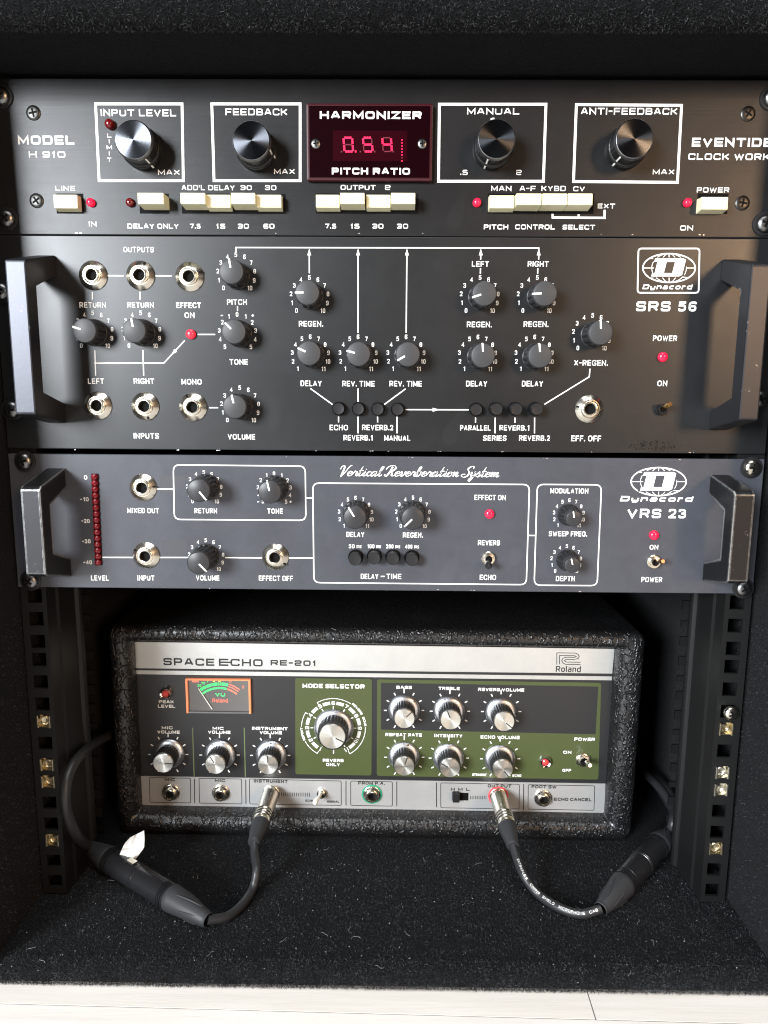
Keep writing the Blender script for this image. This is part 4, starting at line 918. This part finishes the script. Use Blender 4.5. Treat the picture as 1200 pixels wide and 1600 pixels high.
def rq(pxs, rad, Y0, Y1, m_, name, parent):
    pts = [Vector((at(x, y, YP).x, at(x, y, YP).z)) for x, y in pxs]; pts = fillet(pts, rad, True)
    return build(name, MB().prism([(p.x, Y0, p.y) for p in pts], [(p.x, Y1, p.y) for p in pts]), m_, parent)
ep = pq([(207, 1002), (960, 1014), (947, 1271), (217, 1260)], YP + .6, YP + 3, 'echo_black', 'front_panel', ech)
top = pq([(207, 1003), (960, 1014), (956.6, 1052.5), (209.6, 1044)], YP, YP + .55, 'strip', 'name_strip', ep)
pq([(209.8, 1047.3), (956.4, 1057), (956, 1063), (210.2, 1053.3)], YP, YP + .55, 'strip', 'trim_strip', ep)
low = pq([(218, 1212.8), (946, 1224.6), (944.5, 1271.5), (220, 1259.5)], YP, YP + .55, 'strip_low', 'socket_strip', ep)
g1 = rq([(461, 1059.6), (581.2, 1061.4), (580.5, 1212), (461.5, 1210)], 2.0, YP + .2, YP + .55, 'green', 'mode_panel', ep)
g2 = rq([(589.2, 1061.6), (939.6, 1067), (935, 1218.3), (588.6, 1212.6)], 2.2, YP + .2, YP + .55, 'green', 'control_panel', ep)
rq([(595.3, 1067), (934.7, 1073), (930.5, 1147.3), (595.3, 1140)], .8, YP + .05, YP + .18, 'echo_black', 'inset_panel', g2)
TL = RT
K = Print(YP, .10)
for a_ in [("SPACE", 295, 1034.2, 79.5, 11.4, .225), ("RE-201", 458.5, 1035.9, 71.5, 8.8, .25), ("INSTRUMENT", 423, 1220.6, 53, 4.8, .26), ("MIC", 265.4, 1218, 16, 4.4, .24), ("MIC", 343.8, 1219.4, 16, 4.4, .24), ("FROM P.A.", 580.5, 1223.6, 41.5, 4.8, .25),
    ("H", 707.5, 1233, 6, 4.5, .24), ("M", 719.2, 1233.2, 7, 4.5, .24), ("L", 731.2, 1233.4, 5.5, 4.5, .24), ("OUT PUT", 780.5, 1228, 37, 5, .25), ("FOOT SW", 850, 1229.4, 39, 4.7, .25), ("ECHO CANCEL", 895, 1249, 58.5, 4.8, .25), ("ECHO", 484, 1251, 13.5, 3.4, .24), ("NORMAL", 520.5, 1252.5, 19, 3.4, .24)]:
    K.sq(*a_[:5], tf=a_[5], tilt=TL)
K.sq("qCHO", 376.2, 1035.2, 68.5, 11.4, tf=.225, tilt=TL)
K.sq("Roland", 888, 1045.4, 39, 9.4, tf=.16, tilt=TL)
for k_ in (0, 1):                                 # double-lined emblem over the maker's name
    d = k_ * 4.2
    K.line([(870 + d, 1038.3), (870 + d, 1020 + d * .98), (899 + d * .15, 1020.4 + d), (903.5 - d * .55, 1022.5 + d * .75), (905 - d, 1025.4), (903.5 - d * .55, 1028.5 - d * .6), (899, 1030.2 - d)] if not k_ else [(874.2, 1038), (874.2, 1024.2), (898, 1024.5), (900.4, 1025.8), (898, 1027), (884, 1026.8)], 1.1)
K.line([(884, 1027), (879.5, 1028.5), (877.6, 1032), (879.5, 1036), (884, 1038), (907, 1038.4)], 1.1); K.line([(898, 1030.4), (884.5, 1030.2), (881.8, 1032.3), (884.5, 1034.4), (907, 1034.8)], 1.1)
for fr in ([(233.5, 1214.8), (297.5, 1216), (298, 1254.5), (234.5, 1253.4)], [(311, 1216), (377.5, 1217.2), (378, 1256), (311.7, 1254.7)], [(389.6, 1217), (533, 1220.3), (533.3, 1258.4), (390.3, 1256)], [(548, 1220.4), (613, 1221.5), (613, 1259.5), (548, 1258.3)], [(688.7, 1223.2), (811.5, 1225.3), (811, 1264), (688.7, 1262)], [(825.3, 1226), (929.3, 1227.8), (928, 1266), (825, 1264.2)]): K.frame(fr, 1.1, r=1.2)
for p_ in ([(304, 1217), (304.2, 1255)], [(384, 1218), (384.3, 1256)], [(540.6, 1220), (540.6, 1258.5)], [(620, 1221), (620, 1259.8)], [(682, 1222.5), (682, 1261.2)], [(818.3, 1225), (818, 1265)]): K.line(p_, 1.4)
for i in range(16): K.line([(440 + i * 2.9, 1238 + i * .04), (440 + i * 2.9, 1244 + i * .04)], 1.0)
for i in range(10): K.line([(735 + i * 2.7, 1243.4), (735 + i * 2.7, 1248.8)], .9)
K.done('lettering', 'ink', ep)
Gd = Print(YP + .6, .10); Gd.line([(300.9, 1137), (303.4, 1213)], 1.7); Gd.line([(381.6, 1137), (383.4, 1214.2)], 1.7); Gd.done('divider_lines', 'printgreen', ep)
Wt = Print(YP + .6, .12)
for a_ in [("PEAK", 260, 1096.4, 23.5, 4.6), ("LEVEL", 260.3, 1103.4, 27, 4.8), ("MIC", 261.3, 1137, 17, 4.4), ("VOLUME", 263.3, 1143.7, 35, 4.8), ("MIC", 340.8, 1137.8, 17, 4.4), ("VOLUME", 342.6, 1143.9, 35, 4.8), ("INSTRUMENT", 421.6, 1138.2, 55.5, 4.8), ("VOLUME", 423.2, 1144.6, 35, 4.8)]: Wt.sq(*a_, tf=.24, tilt=TL)
W2 = Print(YP + .05, .12)
for a_ in [("MODE SELECTOR", 521.2, 1072, 97, 6.6), ("REVERB", 520.6, 1188, 32.5, 4.8), ("ONLY", 520.4, 1194.5, 21.5, 4.8), ("BASS", 631.4, 1073.9, 24, 4.8), ("TREBLE", 701.7, 1075.6, 33, 4.8), ("REVERB VOLUME", 783, 1077.6, 72, 4.9), ("REPEAT RATE", 630.7, 1148, 57, 5), ("INTENSITY", 700.5, 1149.4, 44, 5),
    ("ECHO VOLUME", 781.4, 1151.8, 61, 5.2), ("STRAIGHT", 749, 1210.4, 22.5, 3.8), ("ECHO", 807.5, 1211.6, 14, 3.8), ("POWER", 913.4, 1155, 32, 5.2), ("ON", 886.4, 1175.2, 12.5, 4.4), ("OFF", 885.5, 1203.5, 13.5, 4.4)]: W2.sq(*a_, tf=.24, tilt=TL)
def ticks(Q, cx, cy, r0, r1, n=11, step=30.):
    for i in range(n):
        a_ = math.radians((i - (n - 1) / 2) * step); e = r1 + (2.6 if abs(a_) < .01 else 0)
        Q.line([(cx + r * math.sin(a_), cy - r * math.cos(a_)) for r in (r0, e)], 1.9)
EK = [(262.7, 1179.3, 254.6, 1192.7, 92, Wt), (343, 1180.2, 336.2, 1194.8, -30, Wt), (422.3, 1180.8, 418.5, 1195.4, 0, Wt), (631.4, 1110.5, 632, 1123, 45, W2), (702.9, 1111.8, 704.3, 1125, -20, W2), (783, 1112.2, 788, 1127.6, 130, W2), (631.7, 1183.7, 631.7, 1197.5, 17, W2), (701.2, 1185, 703, 1200, -63, W2), (781.4, 1186, 785.6, 1202, 143, W2)]
for sx, sy, cx, cy, an, Q in EK:
    ticks(Q, sx, sy - .6, 27.0, 31.4)
    o = at(sx, sy, YP - 1); knob('echo', ech, cx, cy, an, Y=YP, h=16.4)
knob('mode', ech, 519.2, 1151.0, 117, Y=YP, h=15.6)
mc = W2.P(521, 1137.3); k_ = .41 * 1.19
for i in range(11):
    a_ = math.radians((i - 5) * 30)
    W2.ribbon([mc + Vector((math.sin(a_), math.cos(a_))) * r * k_ for r in (33.5, 38)], .45)
    def fr(u, v, l, a_=a_):
        R = 43.6 * k_; c_, s_ = math.cos(a_), math.sin(a_)
        return (mc.x + (R + v) * s_ + u * c_, W2.Y - l, mc.y + (R + v) * c_ - u * s_)
    nm = str(i + 1); W2.sq(nm, 0, 0, 1, 1, tf=.22, WH=(2.9 if len(nm) == 1 else 3.9, 3.3) if nm != '1' else (1.6, 3.3), f=fr)
    if i < 10:
        W2.ribbon([mc + Vector((math.sin(a_ + math.radians(q)), math.cos(a_ + math.radians(q)))) * 43.6 * k_ for q in (7.0, 11, 15, 19, 23.0)], 1.35)
W2.ribbon([mc + Vector((0, -1)) * r * k_ for r in (36, 45.5)], .45)
def arcw(d0, d1, R, hook0=0, hook1=0):
    p = [mc + Vector((math.sin(math.radians(d0 + (d1 - d0) * q / 10)), math.cos(math.radians(d0 + (d1 - d0) * q / 10)))) * R * k_ for q in range(11)]
    if hook0: p.insert(0, mc + Vector((math.sin(math.radians(d0)), math.cos(math.radians(d0)))) * (R - 5) * k_)
    if hook1: p.append(mc + Vector((math.sin(math.radians(d1)), math.cos(math.radians(d1)))) * (R - 5) * k_)
    W2.ribbon(p, .28)
arcw(-149, -117, 53.0, 1, 0); arcw(-88, -60, 53.0, 0, 1); arcw(-31, 34, 51.5, 1, 0); arcw(88, 149, 53.0, 0, 1)
def arct(txt, d0, d1, R):
    n = len(txt)
    for i, ch in enumerate(txt):
        if ch == ' ': continue
        a_ = math.radians(d0 + (d1 - d0) * (i + .5) / n)
        f = lambda u, v, l: (mc.x + (R * k_ + v) * math.sin(a_) + u * math.cos(a_), W2.Y - l, mc.y + (R * k_ + v) * math.cos(a_) - u * math.sin(a_))
        W2.sq(ch, 0, 0, 1, 1, tf=.24, WH=(1.9, 1.9), f=f)
arct("REPEAT", -115, -90, 53.0); arct("REVERB ECHO", 36, 86, 53.0)
Wt.done('lettering', 'print', ep); W2.done('control_lettering', 'print', ep)
# VU meter
vf = [(290.5, 1059.5), (391.6, 1060), (391.2, 1113.6), (292.2, 1113)]
P4 = [at(x, y, YP) for x, y in vf]
vx0, vx1, vz1, vz0 = P4[0].x, P4[1].x, P4[0].z, P4[2].z
vu = build('meter', MB().box(vx0 + 1.2, vx1 - 1.2, YP - .2, YP + .4, vz0 + 1.2, vz1 - 1.8), 'metergrey', ech)
fm = MB(); fm.box(vx0, vx0 + 1.5, YP - 2.2, YP + .5, vz0, vz1); fm.box(vx1 - 1.5, vx1, YP - 2.2, YP + .5, vz0, vz1); fm.box(vx0 + 1.51, vx1 - 1.51, YP - 2.2, YP + .5, vz1 - 1.0, vz1)
build('meter_rim', fm, 'amber', vu)
fb = MB(); fb.box(vx0 + 1.51, vx1 - 1.51, YP - 2.0, YP + .5, vz0, vz0 + 1.3); build('meter_sill', fb, 'steel', vu)
mk = {k2: Print(YP - .2, .06) for k2 in ('mgreen', 'mred', 'myellow', 'metergrey')}
ac = (342.8, 1118.5)
def seg(Q, d0, d1, R, wpx): Q.line([(ac[0] + R * math.sin(math.radians(d0 + (d1 - d0) * q / 8)), ac[1] - R * math.cos(math.radians(d0 + (d1 - d0) * q / 8))) for q in range(9)], wpx)
for d0, d1 in ((-36, -31.5), (-30.8, -25), (-24, -15), (-14, -4), (-3, -.2), (1, 3), (4, 15.5)): seg(mk['mgreen'], d0, d1, 50, 5.0)
seg(mk['mgreen'], -37.5, 15.5, 43.6, 3.3); seg(mk['mred'], 16.5, 39, 43.6, 2.8); seg(mk['mred'], 16.5, 38, 48, 1.6); seg(mk['mred'], 16.5, 38, 51.5, 2.0)
mk['mgreen'].sq("VU", 344, 1085.3, 15.5, 5.6, tf=.22); mk['mred'].sq("Roland", 344, 1094.5, 24, 6, tf=.15)
mk['mred'].quad(*[tuple(mk['mred'].P(x, y)) for x, y in ((300, 1062), (310.5, 1062), (310.5, 1066), (300, 1066))])
for t_, x, y, k2 in (("20", 311.5, 1071, 'mgreen'), ("10", 317.5, 1067.3, 'mgreen'), ("7", 324, 1064.6, 'mgreen'), ("5", 334, 1063.3, 'myellow'), ("3", 343, 1063, 'myellow'), ("0", 360, 1064.3, 'mred'), ("3", 379.8, 1073.4, 'mred')): mk[k2].sans(t_, x, y, 6 if len(t_) == 2 else 3.2, 4.0)
for k2, nm in (('mgreen', 'green_scale'), ('mred', 'red_scale'), ('myellow', 'yellow_marks')): mk[k2].done(nm, k2, vu)
nd = MB(); a_, b_ = at(331.5, 1108, YP - 1.2), at(310, 1075.8, YP - 1.2); nd.tube([a_, b_], [.45, .3], 6); build('needle', nd, 'needle', vu)
# lamps, sockets, switches
def lamp_ring(px, py, r):
    o = at(px, py, YP - 2); o.y = YP + .3
    b = build('indicator_lamp', MB().lathe([(r, 0), (r, 3.0), (r * .85, 4.2), (r * .62, 3.6), (r * .55, 2.6)], 32, cap=False), 'chrome', ech, org=o, local=True)
    build('lens', MB().lathe([(r * .6, 2.2), (r * .5, 3.4), (r * .3, 4.1), (.3, 4.4)], 12, smooth=False), 'redlens2', b, org=o, local=True)
M['redlens2'] = mat('clear red lens', (.50, .05, .05), .08)
lamp_ring(258.8, 1083.5, 4.8); lamp_ring(851.9, 1190.5, 4.8)
def ejack(px, py, ring=None):
    o = at(px, py, YP - 2); o.y = YP
    if 'ej' not in PROTO:
        j = build('jack_socket', MB().lathe([(7.2, 0), (7.2, .8), (6.9, 1.1), (6.2, 1.2)], 40, cap=False).lathe([(6.4, 1.0), (6.4, 3.0), (6.0, 3.4), (4.6, 3.4)], 6, smooth=False, cap=False).lathe([(4.75, 3), (4.75, 5.4), (4.4, 5.8), (3.5, 5.8), (3.2, 5.3), (3.2, .3)], 32, cap=False), 'nickel', ech, org=o, local=True)
        build('socket_hole', MB().lathe([(3.25, .4), (.01, .35)], 20, cap=False), 'hole', j, org=o, local=True); PROTO['ej'] = j
    else: j = copy_part(PROTO['ej'], ech, o)
    if ring: build('colour_ring', MB().lathe([(8.3, 0), (8.3, .7), (7.2, .9)], 40, cap=False), ring, j, org=o, local=True)
    return j
for x, y, r_ in ((266.2, 1239.4, None), (344.4, 1240.5, None), (423, 1241.5, None), (581, 1242.5, 'ringgreen'), (779, 1245.5, 'ringred'), (849, 1248.5, None)): ejack(x, y, r_)
toggle(ech, 911.5, 1188, 6.2, (922, 1196), 'chrome', Y=YP + .2, hx=True, ty=15, tr=(1.5, 2.3))
toggle(ech, 502.5, 1241, 4.0, (491.5, 1254.5), 'whiteplastic', Y=YP, ty=15, tr=(1.4, 2.2))
a_, b_ = at(706.3, 1238.5, YP), at(731.6, 1250.5, YP); sl = build('slide_switch', MB().box(a_.x, b_.x, YP - .25, YP - .02, b_.z, a_.z), 'hole', ech)
a_, b_ = at(707.6, 1241, YP - 5), at(718, 1254, YP - 5); build('slider', MB().box(a_.x, b_.x, YP - 5.5, YP - .2, b_.z, a_.z, .4), 'blackplastic', sl)

# ================================================================== cables
def atx(px, py, X):
    d = CB @ Vector(((px - 600) / FPX, 1, -(py - 800) / FPX)); return CP + d * ((X - CP.x) / d.x)
def path(pts, k=8): return smoothpath([Vector(p) for p in pts], k)
def axis_set(A, B):
    A, B = Vector(A), Vector(B); d = (B - A).normalized(); s = d.cross(Vector((0, 0, 1))).normalized(); u = s.cross(d).normalized(); return d, s, u, (B - A).length
def jack_plug(parent, root, bootend):
    d, s, u, L_ = axis_set(root, bootend); ax = (d, s, u)
    lp_ = L_ * .60
    p = build('jack_plug', MB().lathe([(3.1, -6), (3.1, 0), (6.6, .2), (6.9, 1.5), (6.9, lp_ * .62), (7.2, lp_ * .64)] + [q for i in range(3) for q in ((7.2, lp_ * (.66 + .09 * i)), (6.6, lp_ * (.69 + .09 * i)), (7.2, lp_ * (.72 + .09 * i)))] + [(7.0, lp_)], 36, o=root, ax=ax), 'nickel', parent)
    build('strain_relief', MB().lathe([(6.8, lp_ - .5), (6.9, lp_ + 3), (6.3, lp_ + 9), (4.9, L_ - 3), (5.0, L_ - 1.5), (4.3, L_)], 28, o=root, ax=ax), 'boot', p)
    return p
def xlr(parent, tip, end, split, name='microphone_connector', latch=False):
    """tip: thin end of the boot; end: mating face"""
    d, s, u, L_ = axis_set(tip, end); ax = (d, s, u); b = L_ * split
    body = [(9.0, b + 1.5)]
    for i in range(3): body += [(9.0, b + 2.0 + i * 1.7), (9.0, b + 2.9 + i * 1.7), (7.9, b + 3.0 + i * 1.7), (7.9, b + 3.55 + i * 1.7)]
    body += [(8.8, b + 7.4), (8.8, L_ - 1.2), (9.15, L_ - 1.0), (9.15, L_ - .1), (9.0, L_)]
    c = build(name, MB().lathe(body, 40, o=tip, ax=ax), 'xlrshell', parent)
    bt = MB().lathe([(4.4, 0), (4.9, .6), (4.9, 2.2), (5.2, 3), (7.6, b * .62), (8.9, b * .93), (9.1, b + .6), (8.6, b + 1.7)], 40, o=tip, ax=ax)
    for i in range(5):                           # raised grip ribs on the boot
        t = 2 * math.pi * i / 5 + .4
        pts = []
        for q in range(7):
            z = b * (.22 + .10 * q); r = 5.0 + (8.8 - 5.0) * min(1, z / (b * .9)); tt = t + .10 * (q - 3)
            pts.append(Vector(tip) + d * z + s * (r * math.cos(tt)) + u * (r * math.sin(tt)))
        bt.tube(pts, [.1, .5, .6, .6, .6, .5, .1], 8)
    build('cable_boot', bt, 'boot', c)
    if latch:
        o = Vector(tip) + d * (L_ - 7) + u * 9.2
        q = MB(); q.prism([o + d * x_ + s * y_ for x_, y_ in ((-4, -2.4), (4, -2.4), (4, 2.4), (-4, 2.4))], [o + d * x_ + s * y_ + u * 1.3 for x_, y_ in ((-3, -2), (4, -2), (4, 2), (-3, 2))])
        build('latch', q, 'nickel', c)
    return c
M['xlrshell'] = mat('black chromed shell', (.010, .010, .011), .26, 0, .6)
CR = 3.1
# left pair
lt = atz(326, 1438, FZ + 8); lb = atz(137, 1322, FZ + 12); ld = (lb - lt); J = lt + ld * .545
lc = thing('adapter_cable', atz(398, 1400, FZ), 'short black adapter cable plugged into the third socket from the left, under the olive mode dial side', 'audio cable', 'adapter cables plugged into the tape echo')
lc['label'] = 'short plain black cable with nickel plug in the instrument socket, left of the tape echo'
lr = at(423, 1241.5, YP - 5.9); le = at(396.5, 1318, 32)
jack_plug(lc, lr, le)
c1 = path([le - (le - lr).normalized() * 2, at(398, 1336, 25), at(401, 1360, 12), atz(395, 1388, FZ + 5), atz(379, 1413, FZ + 3.6), atz(355, 1432, FZ + 4.5), lt - ld.normalized() * -1])
build('cord', MB().tube(c1, CR), 'cable', lc)
xlr(lc, lt, J, .50, latch=False)
mc1 = thing('microphone_cable', atz(150, 1340, FZ), 'black cable with white tape on its connector, curling up beside the left rail', 'audio cable', 'microphone cables coming from behind')
x2 = xlr(mc1, lb, J + ld.normalized() * .3, .42, latch=True)
q = path([lb + ld.normalized() * -1, atx(121, 1307, -217.5), atx(106, 1275, -219), atx(102, 1240, -219.2), atx(109, 1206, -219.0), atx(126, 1180, -218), at(150, 1160, 62), at(171, 1149, 92), at(182, 1142, 135)])
build('cord', MB().tube(q, 3.6), 'cable', mc1)
def tape_piece(outline, Y0, name, parent, curl, seed):
    # torn strip of cloth tape: fan of rows between two torn edges, creased and curled, with real thickness
    rnd = random.Random(seed); lft, rgt = outline; n_ = 12; m2 = 7; V = []; 
    for side_ in (0, 1):
        for i in range(n_):
            t = i / (n_ - 1)
            def pick(e): k2 = t * (len(e) - 1); j2 = min(int(k2), len(e) - 2); return Vector(e[j2]).lerp(Vector(e[j2 + 1]), k2 - j2)
            A_, B_ = pick(lft), pick(rgt)
            for j in range(m2):
                s2 = j / (m2 - 1); p2 = A_.lerp(B_, s2)
                dpt = Y0 + curl * math.sin(t * 2.2) + 0.5 * math.sin(s2 * 4 + t * 3) + (1.1 if (s2 > .45) != (t > .6) else 0) + rnd.uniform(-.15, .15) * (1 - side_)
                q2 = at(p2.x, p2.y, dpt); V.append(q2 + Vector((0, .45 * side_, 0)))
    F = []; o2 = n_ * m2
    for i in range(n_ - 1):
        for j in range(m2 - 1):
            a2 = i * m2 + j; F += [(a2, a2 + 1, a2 + m2 + 1, a2 + m2), (o2 + a2, o2 + a2 + m2, o2 + a2 + m2 + 1, o2 + a2 + 1)]
    rim = [j for j in range(m2)] + [i * m2 + m2 - 1 for i in range(1, n_)] + [(n_ - 1) * m2 + j for j in range(m2 - 2, -1, -1)] + [i * m2 for i in range(n_ - 2, 0, -1)]
    for i in range(len(rim)): a2, b2 = rim[i], rim[(i + 1) % len(rim)]; F.append((a2, o2 + a2, o2 + b2, b2))
    q2 = MB(); q2.add(V, F, False); return build(name, q2, 'paper', parent)
tape_piece(([(203, 1309), (194, 1319), (189, 1330), (186, 1338)], [(225, 1298), (225.8, 1312), (225, 1325), (212, 1342)]), 18, 'tape_flag', x2, 2.0, 3)
# right pair
rt = atz(938, 1421, FZ + 7.5); rb = atz(1046, 1300, FZ + 16); rd = rb - rt; J = rt + rd * .56
rc = thing('adapter_cable', atz(870, 1418, FZ), 'short black cable printed with small white lettering, its plug in the red-ringed output socket', 'audio cable', 'adapter cables plugged into the tape echo')
rr = at(779, 1245.5, YP - 5.9); re_ = at(802, 1323, 32)
jack_plug(rc, rr, re_)
c2 = path([re_ - (re_ - rr).normalized() * 2, at(808, 1343, 24), at(819, 1369, 12), atz(840, 1396, FZ + 5), atz(873, 1418, FZ + 3.6), atz(908, 1428, FZ + 4.0), rt + rd.normalized() * 1])
cord = build('cord', MB().tube(c2, CR), 'cable', rc)
acc = [0.]
for i in range(1, len(c2)): acc.append(acc[-1] + (c2[i] - c2[i - 1]).length)
def on_cord(u, v, l):
    u = min(max(u, 0), acc[-1] - .01); i = max(j for j in range(len(acc)) if acc[j] <= u); i = min(i, len(c2) - 2); t = (u - acc[i]) / (acc[i + 1] - acc[i])
    p = c2[i].lerp(c2[i + 1], t); tg = (c2[min(i + 2, len(c2) - 1)] - c2[max(i - 1, 0)]).normalized()
    vw = (CP - p).normalized(); n_ = (Vector((0, -.72, .69)) - tg * tg.dot(Vector((0, -.72, .69)))).normalized(); sd = n_.cross(tg).normalized()
    a_ = v / CR; return tuple(p + n_ * ((CR + .05 + l * .2) * math.cos(a_)) + sd * ((CR + .05 + l * .2) * math.sin(a_)))
ct = Print(0, .1)
def cord_text(txt, u0, u1, h):
    mid = (u0 + u1) / 2; ct.sans(txt, 0, 0, 1, 1, WH=(u1 - u0, h), f=lambda u, v, l: on_cord(mid + u, v, l))
words = [("EXTRAFLEX", 15), ("COPPER", 10.5), ("SHIELD", 10), ("MICROPHONE", 17.5), ("CAB", 6)]
u = 13.0; tot = sum(w_ for _, w_ in words) + 3 * 4; kk = (acc[-1] - 16.0) / tot
for t_, w_ in words: cord_text(t_, u, u + w_ * kk, 1.7); u += (w_ + 3) * kk
build('cord_lettering', ct.mb, 'print', cord)
xlr(rc, rt, J, .52)
mc2 = thing('microphone_cable', atz(1040, 1300, FZ), 'bare black cable with a plain connector, running back behind the right rail', 'audio cable', 'microphone cables coming from behind')
xlr(mc2, rb, J + rd.normalized() * .3, .40)
q = path([rb - rd.normalized() * 1, at(1052, 1283, 62), at(1050, 1262, 78), at(1035, 1236, 96), at(1015, 1215, 120), at(1000, 1200, 150)])
build('cord', MB().tube(q, 3.6), 'cable', mc2)

# ================================================================== cage nuts left in the rails
def cage_nut(o, m, label, rot):
    t = thing('cage_nut', o, label, 'cage nut', 'cage nuts clipped into the rail holes')
    q = MB(); q.box(-4.7, -3.5, -1.4, 3.5, -4.4, 4.4, .2); q.box(3.5, 4.7, -1.4, 3.5, -4.4, 4.4, .2); q.box(-3.5, 3.5, 2.6, 3.4, -4.5, 4.5)
    q.box(-3.5, 3.5, .2, 2.6, -4.6, -3.9)
    build('cage', q, m, t, org=o, local=True)
    n_ = MB().lathe([(3.4, -2.6), (3.4, -1.2), (3.0, -.9), (2.5, -.9), (2.1, -1.4), (2.1, -2.4), (1.4, -2.5)], 24)
    k = build('nut', n_, m, t, org=o, local=True); k.rotation_euler = (.12 * math.sin(rot), 0, .25 * math.cos(rot))
    return t
for i, m_, lb_, rot in ((6, 'brass', 'yellowish cage nut in the left rail, highest one there', .4), (8, 'brass', 'cage nut in the left rail, upper of the close pair level with the microphone sockets', 1.4), (9, 'brass', 'cage nut in the left rail, lower of the close pair level with the microphone sockets', 2.5), (12, 'brass', 'coppery cage nut lowest in the left rail, beside the taped connector', 3.3)):
    cage_nut((-232.3, 3.6, HZ[i]), m_, lb_, rot)
for i, m_, lb_, rot in ((6, 'brass', 'yellowish cage nut in the right rail directly under the round screw head', 1.0), (8, 'zinc', 'silvery cage nut in the right rail, upper of the close pair', 2.0), (9, 'zinc', 'silvery cage nut in the right rail, lower of the close pair', .2), (12, 'brass', 'yellowish cage nut lowest in the right rail, near the floor carpet', 3.0)):
    cage_nut((233.2, 3.6, HZ[i]), m_, lb_, rot)
o = Vector((234.2, 1.2, HZ[5]))
ls = thing('rack_screw', o, 'loose zinc screw with a domed cross head, alone in the right rail', 'screw')
b_ = build('head', MB().lathe([(4.9, 0), (4.9, 1.4), (4.2, 2.5), (2.6, 3.3), (.01, 3.6)], 30, cap=False), 'brightscrew', ls, org=o, local=True)
k = MB()
for i, (c, s) in enumerate(((.9, .43), (-.43, .9))):
    d = Vector((c, 0, s)); e = Vector((-s, 0, c)); pts = [d * a_ + e * w_ for a_, w_ in ((-2.6, -.55), (2.6, -.55), (2.6, .55), (-2.6, .55))]
    k.prism([p_ + Vector((0, -3.63 - .03 * i, 0)) for p_ in pts], [p_ + Vector((0, -1.5, 0)) for p_ in pts])
build('cross_recess', k, 'hole', b_, org=o, local=True)
build('shank', MB().lathe([(2.8, -12), (2.8, .2)], 20), 'brightscrew', ls, org=o, local=True)
